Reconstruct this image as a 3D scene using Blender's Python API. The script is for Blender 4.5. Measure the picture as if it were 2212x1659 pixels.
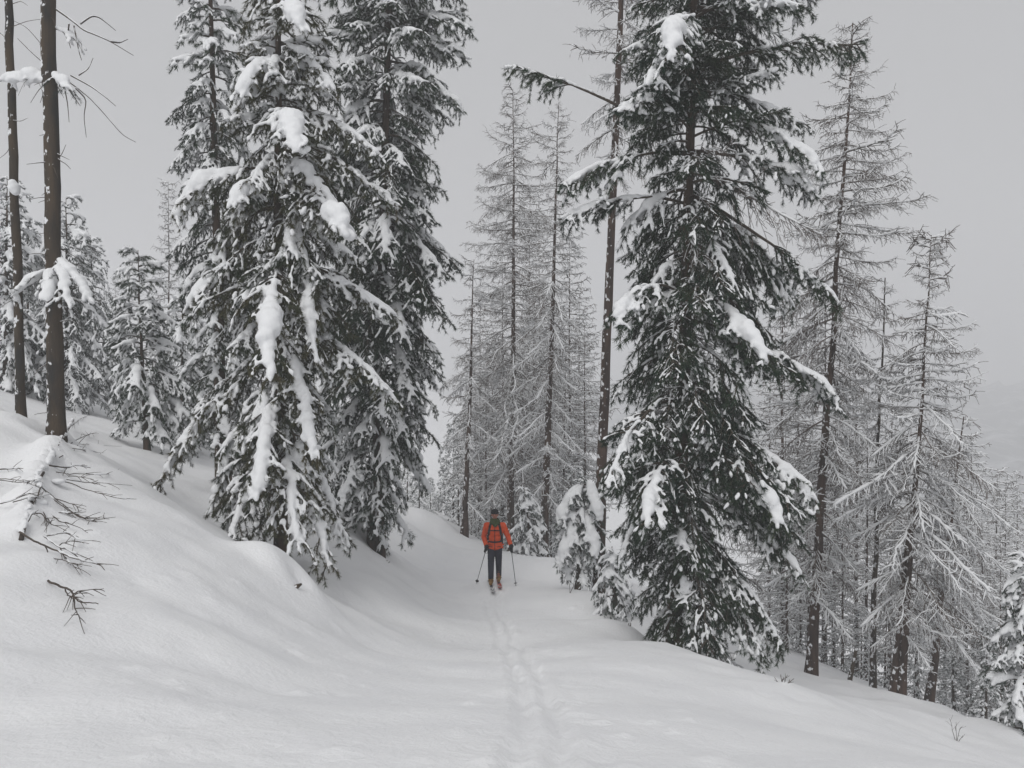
import bpy, bmesh, math, random
import numpy as np
from mathutils import Vector, Matrix

# ------------------------------------------------------------------ scene, camera, sky, sun, exposure
for o in list(bpy.data.objects):
    bpy.data.objects.remove(o)
SC = bpy.context.scene
COL = SC.collection
rad = math.radians

CAM = np.array([0.0, 0.0, 1.65])          # eye height above the snow under the photographer
FOC, CU, CV = 1916.0, 1106.0, 829.5       # focal length and centre of a 2212 x 1659 picture
cam = bpy.data.cameras.new("camera")
cam.sensor_width = 36.0
cam.lens = 36.0 * FOC / 2212.0
cam.clip_start, cam.clip_end = 0.1, 3000.0
camo = bpy.data.objects.new("camera", cam)
COL.objects.link(camo)
camo.location = CAM
camo.rotation_euler = (rad(90), 0, 0)
SC.camera = camo

SUN_EL, SUN_ROT = rad(48), rad(200)
W = bpy.data.worlds.new("World")
SC.world = W
W.use_nodes = True
nt = W.node_tree
nt.nodes.clear()
sky = nt.nodes.new("ShaderNodeTexSky")
sky.sky_type = 'NISHITA'
sky.sun_disc = False
sky.sun_elevation, sky.sun_rotation = SUN_EL, SUN_ROT
sky.dust_density = 4.0
hs = nt.nodes.new("ShaderNodeHueSaturation")
hs.inputs["Saturation"].default_value = 0.10
gry = nt.nodes.new("ShaderNodeRGB")
gry.outputs[0].default_value = (5.10, 5.13, 5.25, 1)      # even cloud cover over the whole dome
mx = nt.nodes.new("ShaderNodeMix")
mx.data_type = 'RGBA'
mx.inputs[0].default_value = 0.90
bg = nt.nodes.new("ShaderNodeBackground")
bg.inputs["Strength"].default_value = 0.10
wo = nt.nodes.new("ShaderNodeOutputWorld")
nt.links.new(sky.outputs[0], hs.inputs["Color"])
nt.links.new(hs.outputs[0], mx.inputs[6])
nt.links.new(gry.outputs[0], mx.inputs[7])
nt.links.new(mx.outputs[2], bg.inputs["Color"])
nt.links.new(bg.outputs[0], wo.inputs["Surface"])

sun = bpy.data.lights.new("sun", 'SUN')
sun.energy = 1.5
sun.angle = rad(35)
sun.color = (1.0, 0.985, 0.96)
suno = bpy.data.objects.new("sun", sun)
COL.objects.link(suno)
sd = Vector((math.sin(SUN_ROT) * math.cos(SUN_EL), math.cos(SUN_ROT) * math.cos(SUN_EL), math.sin(SUN_EL)))
suno.rotation_euler = sd.to_track_quat('Z', 'Y').to_euler()
suno.location = (0, -20, 60)

SC.view_settings.view_transform = 'Standard'
SC.view_settings.look = 'None'
SC.view_settings.exposure = 0.0
SC.view_settings.gamma = 1.0
SC.view_settings.use_curve_mapping = False
SC.render.engine = 'CYCLES'
cy = SC.cycles
cy.max_bounces = 5
cy.diffuse_bounces = 2
cy.glossy_bounces = 2
cy.transmission_bounces = 2
cy.volume_bounces = 2
cy.transparent_max_bounces = 4
cy.use_adaptive_sampling = True
cy.adaptive_threshold = 0.02
cy.use_denoising = True
cy.caustics_reflective = cy.caustics_refractive = False

# ------------------------------------------------------------------ helpers
def P(u, v, d):
    """World point seen at picture position (u, v) at distance d along the view axis."""
    return np.array([(u - CU) / FOC * d, d, CAM[2] - (v - CV) / FOC * d])

def norm(a):
    a = np.asarray(a, float)
    n = np.linalg.norm(a, axis=-1, keepdims=True)
    return a / np.maximum(n, 1e-9)

def cross(a, b):
    a, b = np.broadcast_arrays(np.asarray(a, float), np.asarray(b, float))
    o = np.empty(a.shape)
    o[..., 0] = a[..., 1] * b[..., 2] - a[..., 2] * b[..., 1]
    o[..., 1] = a[..., 2] * b[..., 0] - a[..., 0] * b[..., 2]
    o[..., 2] = a[..., 0] * b[..., 1] - a[..., 1] * b[..., 0]
    return o

def mesh_from(name, verts, tris, mats, midx=None, smooth=True):
    verts = np.ascontiguousarray(verts, np.float32).reshape(-1, 3)
    tris = np.ascontiguousarray(tris, np.int32).reshape(-1, 3)
    me = bpy.data.meshes.new(name)
    me.vertices.add(len(verts))
    me.vertices.foreach_set("co", verts.ravel())
    me.loops.add(len(tris) * 3)
    me.loops.foreach_set("vertex_index", tris.ravel())
    me.polygons.add(len(tris))
    me.polygons.foreach_set("loop_start", np.arange(0, len(tris) * 3, 3, dtype=np.int32))
    me.polygons.foreach_set("use_smooth", np.full(len(tris), bool(smooth)))
    for m in (mats if isinstance(mats, (list, tuple)) else [mats]):
        me.materials.append(m)
    if midx is not None:
        me.polygons.foreach_set("material_index", np.asarray(midx, np.int32))
    me.update(calc_edges=True)
    return me

PENDING = []
def obj(name, me, parent=None, loc=(0, 0, 0), rot=(0, 0, 0), scale=(1, 1, 1)):
    o = bpy.data.objects.new(name, me)
    if name in ("snow_load", "needles"): o["kind"] = "stuff"
    PENDING.append(o)                 # linked together at the end: keeps the dependency graph small while building
    o.location, o.rotation_euler, o.scale = loc, rot, scale
    if parent is not None:
        o.parent = parent
    return o

def thing(name, label, cat, loc=(0, 0, 0), group=None):
    o = obj(name, None, None, loc)
    o.empty_display_size = 0.2
    return tag(o, label, cat, group)

def tag(o, label, cat=None, group=None, kind=None):
    o["label"] = label
    if cat: o["category"] = cat
    if group: o["group"] = group
    if kind: o["kind"] = kind
    return o

class Geo:
    """Collects triangles."""
    def __init__(self):
        self.v, self.t, self.n = [], [], 0
    def add(self, v, t):
        v = np.asarray(v, float).reshape(-1, 3)
        self.v.append(v); self.t.append(np.asarray(t, int).reshape(-1, 3) + self.n)
        self.n += len(v)
    def arrays(self):
        if not self.v:
            return np.zeros((0, 3)), np.zeros((0, 3), int)
        return np.concatenate(self.v), np.concatenate(self.t)
    def mesh(self, name, mat, smooth=True):
        v, t = self.arrays()
        return mesh_from(name, v, t, mat, smooth=smooth)

def tube(pts, radii, sides=5, flat=1.0, caps=True):
    """Tapered tube along pts. flat squeezes it vertically."""
    pts = np.asarray(pts, float); n = len(pts)
    radii = np.broadcast_to(np.asarray(radii, float), (n,))
    T = norm(np.gradient(pts, axis=0))
    up = np.where(np.abs(T[:, 2:3]) > 0.93, np.array([[1.0, 0, 0]]), np.array([[0, 0, 1.0]]))
    if np.abs(T[:, 2]).max() > 0.85:
        up = np.tile(np.array([[1.0, 0.13, 0]]) if abs(T[:, 0]).max() < 0.8 else np.array([[0.1, 1.0, 0]]), (n, 1))
    A = norm(cross(up, T)); B = cross(T, A)
    a = np.linspace(0, 2 * math.pi, sides, endpoint=False)
    V = (pts[:, None, :] + radii[:, None, None] * (np.cos(a)[None, :, None] * A[:, None, :]
         + flat * np.sin(a)[None, :, None] * B[:, None, :])).reshape(-1, 3)
    i = np.arange(n - 1)[:, None] * sides; j = np.arange(sides)[None, :]; k = (j + 1) % sides
    q = np.stack([i + j, i + k, i + sides + k, i + sides + j], -1).reshape(-1, 4)
    F = np.concatenate([q[:, [0, 1, 2]], q[:, [0, 2, 3]]])
    if caps:
        c0, c1 = len(V), len(V) + 1
        V = np.concatenate([V, pts[:1], pts[-1:]])
        jj = np.arange(sides); kk = (jj + 1) % sides; b = (n - 1) * sides
        F = np.concatenate([F, np.stack([np.full(sides, c0), kk, jj], -1), np.stack([np.full(sides, c1), b + jj, b + kk], -1)])
    return V, F

def tubes(items, sides, caps=False):
    """Many tapered tubes at once: items are (points, radii); those of equal length are built together."""
    by = {}
    for p, r in items: by.setdefault(len(p), []).append((p, r))
    VV, FF, base = [], [], 0
    for n, it in by.items():
        pts = np.array([p for p, _ in it], float); r = np.array([np.broadcast_to(q, (n,)) for _, q in it], float); m = len(it)
        T = np.empty_like(pts); T[:, 1:-1] = pts[:, 2:] - pts[:, :-2]; T[:, 0] = pts[:, 1] - pts[:, 0]; T[:, -1] = pts[:, -1] - pts[:, -2]
        T = norm(T)
        up = np.zeros_like(pts); st = np.abs(T[..., 2]).max(1) > 0.85
        up[~st] = (0, 0, 1.0); up[st] = (1.0, 0.37, 0)
        A = norm(cross(up, T)); B = cross(T, A)
        a = np.linspace(0, 2 * math.pi, sides, endpoint=False)
        V = pts[:, :, None] + r[:, :, None, None] * (np.cos(a)[None, None, :, None] * A[:, :, None] + np.sin(a)[None, None, :, None] * B[:, :, None])
        i = np.arange(n - 1)[:, None] * sides; j = np.arange(sides)[None]; k = (j + 1) % sides
        q = np.stack([i + j, i + k, i + sides + k, i + sides + j], -1).reshape(-1, 4)
        F = np.concatenate([q[:, [0, 1, 2]], q[:, [0, 2, 3]]])
        if caps:
            jj = np.arange(1, sides - 1); e = (n - 1) * sides
            F = np.concatenate([F, np.stack([0 * jj, jj + 1, jj], -1), np.stack([e + 0 * jj, e + jj, e + jj + 1], -1)])
        F = F[None] + (np.arange(m) * n * sides)[:, None, None]
        VV.append(V.reshape(-1, 3)); FF.append(F.reshape(-1, 3) + base); base += m * n * sides
    return np.concatenate(VV), np.concatenate(FF)

def _ico(sub):
    bm = bmesh.new(); bmesh.ops.create_icosphere(bm, subdivisions=sub, radius=1.0)
    bm.verts.ensure_lookup_table()
    v = np.array([x.co[:] for x in bm.verts]); t = np.array([[x.index for x in f.verts] for f in bm.faces])
    bm.free(); return v, t
ICO1, ICO2 = _ico(1), _ico(2)

def ellipsoids(C, D, S, ico=ICO2):
    """Ellipsoids at C with long axis D and half sizes S = (along, across, up)."""
    C = np.asarray(C, float).reshape(-1, 3); D = norm(np.asarray(D, float).reshape(-1, 3)); S = np.asarray(S, float).reshape(-1, 3)
    up = np.tile(np.array([[0, 0, 1.0]]), (len(C), 1))
    up[np.abs(D[:, 2]) > 0.95] = (0, 1, 0)
    Y = norm(cross(up, D)); Z = cross(D, Y)
    v, t = ico
    V = C[:, None, :] + v[None, :, 0:1] * (D * S[:, 0:1])[:, None, :] + v[None, :, 1:2] * (Y * S[:, 1:2])[:, None, :] + v[None, :, 2:3] * (Z * S[:, 2:3])[:, None, :]
    F = (t[None] + (np.arange(len(C)) * len(v))[:, None, None])
    return V.reshape(-1, 3), F.reshape(-1, 3)

def remesh(geo, voxel, name, mat, smooth_it=2, rough=None):
    """Union of overlapping closed pieces into one skin."""
    v, t = geo.arrays()
    me = mesh_from(name + "_raw", v, t, mat)
    o = bpy.data.objects.new("tmp", me); COL.objects.link(o)
    m = o.modifiers.new("r", 'REMESH'); m.mode = 'VOXEL'; m.voxel_size = voxel; m.use_smooth_shade = True
    if smooth_it:
        s = o.modifiers.new("s", 'SMOOTH'); s.factor = 0.5; s.iterations = smooth_it
    dg = bpy.context.evaluated_depsgraph_get()
    out = bpy.data.meshes.new_from_object(o.evaluated_get(dg), preserve_all_data_layers=False, depsgraph=dg)
    bpy.data.objects.remove(o); bpy.data.meshes.remove(me)
    out.name = name
    out.materials.clear(); out.materials.append(mat)
    out.polygons.foreach_set("use_smooth", np.ones(len(out.polygons), bool))
    if rough is None: rough = 0.006 if name == "snow_load" else 0
    if rough:                         # crumbly, uneven surface
        n = len(out.vertices)
        co = np.empty(n * 3, np.float32); out.vertices.foreach_get("co", co); co = co.reshape(-1, 3)
        no = np.empty(n * 3, np.float32); out.vertex_normals.foreach_get("vector", no); no = no.reshape(-1, 3)
        rr = np.random.default_rng(n); a = np.zeros(n)
        for f, w_ in ((14, 1.0), (27, 0.8), (48, 0.55)):
            for _ in range(3):
                a += w_ * np.sin(co @ (norm(rr.normal(size=3)) * f * rr.uniform(0.7, 1.4)) + rr.uniform(0, 6.28))
        co += no * (a * rough * 0.55)[:, None]
        out.vertices.foreach_set("co", co.ravel()); out.update()
    return out

# ------------------------------------------------------------------ materials
def material(name, base, rough=0.8, var=0.0, nscale=8.0, c2=None, bump=0.0, bscale=40.0, stretch=(1, 1, 1), objvar=0.0,
             fleck=None, spec=0.25, thr=(0.35, 0.65)):
    m = bpy.data.materials.new(name); m.use_nodes = True
    t = m.node_tree; b = t.nodes["Principled BSDF"]
    b.inputs["Roughness"].default_value = rough
    b.inputs["Specular IOR Level"].default_value = spec
    b.inputs["Base Color"].default_value = (*base, 1)
    tc = t.nodes.new("ShaderNodeTexCoord"); mp = t.nodes.new("ShaderNodeMapping")
    mp.inputs["Scale"].default_value = stretch
    t.links.new(tc.outputs["Object"], mp.inputs[0])
    col = None
    if c2 is not None:
        n = t.nodes.new("ShaderNodeTexNoise"); n.inputs["Scale"].default_value = nscale; n.inputs["Detail"].default_value = 5
        t.links.new(mp.outputs[0], n.inputs["Vector"])
        r = t.nodes.new("ShaderNodeMapRange"); r.inputs[1].default_value, r.inputs[2].default_value = thr
        t.links.new(n.outputs[0], r.inputs[0])
        x = t.nodes.new("ShaderNodeMix"); x.data_type = 'RGBA'
        x.inputs[6].default_value = (*base, 1); x.inputs[7].default_value = (*c2, 1)
        t.links.new(r.outputs[0], x.inputs[0]); col = x.outputs[2]
    if objvar:
        oi = t.nodes.new("ShaderNodeObjectInfo")
        h = t.nodes.new("ShaderNodeHueSaturation")
        r = t.nodes.new("ShaderNodeMapRange"); r.inputs[3].default_value, r.inputs[4].default_value = 1 - objvar, 1 + objvar
        t.links.new(oi.outputs["Random"], r.inputs[0]); t.links.new(r.outputs[0], h.inputs["Value"])
        r2 = t.nodes.new("ShaderNodeMapRange"); r2.inputs[3].default_value, r2.inputs[4].default_value = 0.5 + 0.05 * objvar, 0.5 - 0.09 * objvar
        t.links.new(oi.outputs["Random"], r2.inputs[0]); t.links.new(r2.outputs[0], h.inputs["Hue"])
        h.inputs["Color"].default_value = (*base, 1)
        if col is not None: t.links.new(col, h.inputs["Color"])
        col = h.outputs[0]
    if fleck is not None:      # wind-blown snow stuck in the bark
        n = t.nodes.new("ShaderNodeTexNoise"); n.inputs["Scale"].default_value = fleck[0]; n.inputs["Detail"].default_value = 4
        t.links.new(tc.outputs["Object"], n.inputs["Vector"])
        r = t.nodes.new("ShaderNodeMapRange"); r.inputs[1].default_value, r.inputs[2].default_value = fleck[1], fleck[1] + 0.05
        ge = t.nodes.new("ShaderNodeNewGeometry"); dt = t.nodes.new("ShaderNodeVectorMath"); dt.operation = 'DOT_PRODUCT'
        dt.inputs[1].default_value = (-0.85, -0.45, 0.25); t.links.new(ge.outputs["True Normal"], dt.inputs[0])
        wr = t.nodes.new("ShaderNodeMapRange"); wr.inputs[1].default_value, wr.inputs[2].default_value = -0.2, 0.9
        wr.inputs[3].default_value, wr.inputs[4].default_value = -0.14, 0.07; t.links.new(dt.outputs["Value"], wr.inputs[0])
        ad = t.nodes.new("ShaderNodeMath"); t.links.new(n.outputs[0], ad.inputs[0]); t.links.new(wr.outputs[0], ad.inputs[1])
        t.links.new(ad.outputs[0], r.inputs[0])
        x = t.nodes.new("ShaderNodeMix"); x.data_type = 'RGBA'; x.inputs[7].default_value = (0.8, 0.81, 0.83, 1)
        x.inputs[6].default_value = (*base, 1)
        if col is not None: t.links.new(col, x.inputs[6])
        t.links.new(r.outputs[0], x.inputs[0]); col = x.outputs[2]
    if col is not None: t.links.new(col, b.inputs["Base Color"])
    if bump:
        n = t.nodes.new("ShaderNodeTexNoise"); n.inputs["Scale"].default_value = bscale; n.inputs["Detail"].default_value = 8; n.inputs["Roughness"].default_value = 0.62
        t.links.new(mp.outputs[0], n.inputs["Vector"])
        bp = t.nodes.new("ShaderNodeBump"); bp.inputs["Strength"].default_value = bump; bp.inputs["Distance"].default_value = 0.02
        t.links.new(n.outputs[0], bp.inputs["Height"]); t.links.new(bp.outputs[0], b.inputs["Normal"])
    return m

M = {}
M['snow_ground'] = material("snow_ground", (0.885, 0.89, 0.90), 0.75, c2=(0.85, 0.855, 0.87), nscale=1.3, bump=0.75, bscale=19)
M['snow'] = material("snow_load", (0.84, 0.85, 0.865), 0.75, bump=0.4, bscale=22)
M['needles'] = material("pine_needles", (0.016, 0.037, 0.026), 0.6, c2=(0.032, 0.052, 0.025), nscale=1.4, objvar=0.35, spec=0.2)
M['needles_warm'] = material("pine_needles_olive", (0.030, 0.047, 0.027), 0.6, c2=(0.072, 0.066, 0.028), nscale=1.8, objvar=0.35, spec=0.2)
M['needles_cool'] = material("spruce_needles", (0.030, 0.052, 0.046), 0.6, c2=(0.045, 0.062, 0.046), nscale=1.4, objvar=0.3, spec=0.2)
M['wood'] = material("pine_branch_bark", (0.050, 0.042, 0.036), 0.9, c2=(0.085, 0.068, 0.052), nscale=9)
M['bark_pine'] = material("pine_bark", (0.042, 0.036, 0.032), 0.95, c2=(0.105, 0.072, 0.052), nscale=7, bump=1.0, bscale=16, stretch=(1, 1, 0.22), fleck=(16, 0.665))
M['bark_larch'] = material("larch_bark", (0.046, 0.035, 0.031), 0.95, c2=(0.095, 0.064, 0.050), nscale=7, bump=1.0, bscale=16, stretch=(1, 1, 0.22), fleck=(9, 0.62))
M['bark_grey'] = material("grey_bark", (0.038, 0.036, 0.034), 0.95, c2=(0.085, 0.064, 0.045), nscale=5, bump=1.0, bscale=18, stretch=(1, 1, 0.25), fleck=(9, 0.60))
M['twig'] = material("larch_twig", (0.098, 0.082, 0.072), 0.9, c2=(0.155, 0.132, 0.115), nscale=3, objvar=0.2)
M['twig_dark'] = material("dead_twig", (0.060, 0.050, 0.043), 0.9, c2=(0.10, 0.08, 0.065), nscale=6)
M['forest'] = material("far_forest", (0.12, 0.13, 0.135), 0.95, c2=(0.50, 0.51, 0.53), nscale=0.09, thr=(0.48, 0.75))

# ------------------------------------------------------------------ ground
GC = []
def g(*pts):
    for p in pts: GC.append(P(*p))
# the packed path, from the photographer's feet down to the skier and on round the bend
g((1120, 1659, 3.8), (1120, 1560, 5.6), (1110, 1476, 8.0), (1100, 1425, 10.8), (1090, 1391, 14), (1080, 1335, 18),
  (1070, 1262, 22), (1040, 1225, 25), (970, 1180, 28), (925, 1118, 31))
# left of the path
g((800, 1659, 3.85), (500, 1659, 3.8), (0, 1659, 3.6), (200, 1500, 4.7), (600, 1500, 6.5), (800, 1445, 9), (900, 1385, 13),
  (930, 1322, 17.5), (900, 1262, 21), (880, 1205, 24.5), (760, 1390, 11.5), (780, 1320, 14.5))
# the rounded bank with its nose
g((640, 1238, 12.2), (560, 1203, 12.0), (480, 1172, 12.0), (400, 1122, 12.0), (330, 1066, 12.5), (668, 1290, 11.8), (690, 1335, 11.2),
  (500, 1330, 8.7), (300, 1330, 7.2), (100, 1330, 6.8), (0, 1150, 9), (200, 1150, 9.5), (200, 1000, 13), (0, 1000, 12), (0, 893, 15), (120, 938, 14.4))
# the hollow behind the bank and the slope beyond
g((607, 1228, 15), (430, 1118, 16), (350, 1005, 20), (330, 962, 23), (250, 932, 24), (750, 1165, 19), (810, 1148, 20.5), (855, 1120, 26),
  (800, 1215, 18.3), (860, 1232, 19.5), (700, 1225, 15.5), (470, 1010, 22), (600, 1060, 24))
# the outer edge of the path
g((1960, 1640, 7), (1850, 1562, 8.5), (1750, 1495, 10), (1640, 1462, 11.2), (1440, 1388, 13.3), (1360, 1345, 16), (1280, 1272, 20.5), (1200, 1216, 25), (1110, 1193, 28))
g((1500, 1560, 6.2), (1700, 1659, 4.6), (2212, 1659, 4.6), (1350, 1450, 9.5))
# the slope below
g((1500, 1480, 15), (1640, 1512, 14.5), (1400, 1400, 16.5), (1755, 1455, 20), (1890, 1492, 20), (1940, 1502, 18.5), (2010, 1525, 20), (2100, 1562, 16.5), (2212, 1614, 14.0),
  (1800, 1500, 14.2), (2000, 1600, 11), (1293, 1290, 21.6), (1175, 1212, 29), (1105, 1205, 32), (1004, 1150, 31.5))
GC += [np.array(p, float) for p in [(22, 20, -11.2), (45, 30, -20), (-16, 20, 2.6), (-40, 30, 10), (0, 60, -6.5), (35, 60, -20), (-30, 60, 5), (-12, 40, -0.5),
       (12, 40, -10.5), (0, -1, 0.25), (-4, -1, 0.7), (4, -1, -0.6), (10, 0, -3.2), (-12, 5, 2.2), (18, 8, -7.2), (0, -20, 4), (-30, -20, 11), (30, -20, -10),
       (-150, 40, 40), (150, 40, -58), (0, 300, -20), (-150, 300, 35), (150, 300, -60), (0, -150, 10)]]
GC = np.array(GC)
GS = 10.0
def _k(r2):
    return 0.5 * r2 * np.log(np.maximum(r2, 1e-12))
_p = GC[:, :2] / GS
_r2 = ((_p[:, None] - _p[None]) ** 2).sum(-1)
_n = len(_p)
_A = np.zeros((_n + 3, _n + 3)); _A[:_n, :_n] = _k(_r2) + np.eye(_n) * 2e-3
_A[:_n, _n] = 1; _A[:_n, _n + 1:] = _p; _A[_n:, :_n] = _A[:_n, _n:].T
_w = np.linalg.solve(_A, np.concatenate([GC[:, 2], np.zeros(3)]))

WELLS = [((u - CU) / FOC * d, d, r) for u, d, r in [(607, 15, 0.4), (815, 20, 0.45), (118, 14.3, 0.3), (46, 14.8, 0.24), (1752, 20, 0.4), (1940, 18.8, 0.45), (1889, 20.5, 0.3), (2008, 21.5, 0.35), (1003, 30.5, 0.4), (318, 21.5, 0.4)]]
def ground_base(x, y):
    x = np.atleast_1d(np.asarray(x, float)); y = np.atleast_1d(np.asarray(y, float))
    q = np.stack([x, y], -1) / GS
    out = np.empty(len(q))
    for a in range(0, len(q), 20000):
        b = q[a:a + 20000]
        out[a:a + 20000] = _k(((b[:, None] - _p[None]) ** 2).sum(-1)) @ _w[:_n] + _w[_n] + b @ _w[_n + 1:]
    # the little scoop by the outer edge, and slow swells
    out -= 0.22 * np.exp(-(((x - 1.25) / 0.75) ** 2 + ((y - 17.3) / 1.3) ** 2))
    out += 0.10 * np.exp(-(((x - 1.9) / 0.7) ** 2 + ((y - 15.4) / 0.5) ** 2))
    out += 0.28 * np.exp(-(((x - 8.35) / 0.75) ** 2 + ((y - 15.2) / 0.8) ** 2))      # rounded hummock at the lower right
    out += 0.26 * np.exp(-(((x + 3.05) / 0.55) ** 2 + ((y - 11.9) / 0.45) ** 2) ** 1.5)                 # its rounded end
    out += 0.42 * np.exp(-(((x + 2.75) / 1.0) ** 2 + ((y - 30.0) / 0.9) ** 2))                          # hump at the bend
    out += 0.22 * np.exp(-(((x + 3.0) / 0.8) ** 2 + ((y - 22.5) / 0.9) ** 2)) + 0.14 * np.exp(-(((x + 2.4) / 0.6) ** 2 + ((y - 17.2) / 0.8) ** 2))
    out -= 0.16 * np.exp(-(((x + 2.82) / 0.16) ** 2 + ((y - 11.75) / 0.22) ** 2))     # hole in the nose of the bank
    out += 0.16 * np.exp(-(((x - 0.95) / 0.8) ** 2 + ((y - 24.6) / 1.2) ** 2))                            # berm beyond the skier
    for wx, wy, wr in WELLS:                                                                             # hollows round the trunks
        r2 = ((x - wx) ** 2 + (y - wy) ** 2) / wr ** 2
        out += -0.16 * np.exp(-r2) + 0.05 * np.exp(-(np.sqrt(r2) - 1.9) ** 2 * 2)
    out = np.where(out < -40, -40 - 22 * (1 - np.exp(np.minimum(out + 40, 0) / 22)), out)
    return np.where(out > 22, 22 + 12 * (1 - np.exp(-np.maximum(out - 22, 0) / 12)), out)

_RIDGE = None
def ridge_add(x, y):
    """Snow drifted over the bowed sapling: an uneven ridge in the bank."""
    t = np.linspace(0, 1, 40)
    rx = np.interp(t, np.linspace(0, 1, len(_RIDGE)), _RIDGE[:, 0]); ry = np.interp(t, np.linspace(0, 1, len(_RIDGE)), _RIDGE[:, 1])
    out = np.zeros_like(x)
    for i in range(40):
        r = 0.20 + 0.06 * math.sin(i * 0.9); h = (0.10 + 0.13 * math.sin(math.pi * t[i]) ** 0.7) * (1 + 0.25 * math.sin(i * 1.7))
        out = np.maximum(out, h * np.exp(-(((x - rx[i]) ** 2 + ((y - ry[i]) * 0.8) ** 2) / r ** 2)))
    return out

def zg(x, y):
    return float(ground_base(x, y)[0])

_dd = np.concatenate([np.linspace(2, 40, 900), np.linspace(40.2, 200, 600)])
def hit(u, v):
    """Where the view through (u, v) meets the snow."""
    x = (u - CU) / FOC * _dd; z = CAM[2] - (v - CV) / FOC * _dd
    below = z <= ground_base(x, _dd)
    i = int(np.argmax(below)) if below.any() else len(_dd) - 1
    return np.array([x[i], _dd[i], z[i]])

STEM = [(x * 0.3818, 748.8 + y * 0.3818) for x, y in [(480, 330), (420, 400), (370, 480), (320, 560), (270, 650), (220, 730), (190, 820), (160, 920), (130, 1010), (120, 1060)]]
_r = np.array([hit(u, v)[:2] for u, v in STEM])
_base0 = ground_base
_RIDGE = _r
def ground_base(x, y):
    x = np.atleast_1d(np.asarray(x, float)); y = np.atleast_1d(np.asarray(y, float))
    z = _base0(x, y)
    m = (x > -9) & (x < -2) & (y > 5) & (y < 20)
    if m.any(): z[m] += ridge_add(x[m], y[m])
    return z

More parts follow.
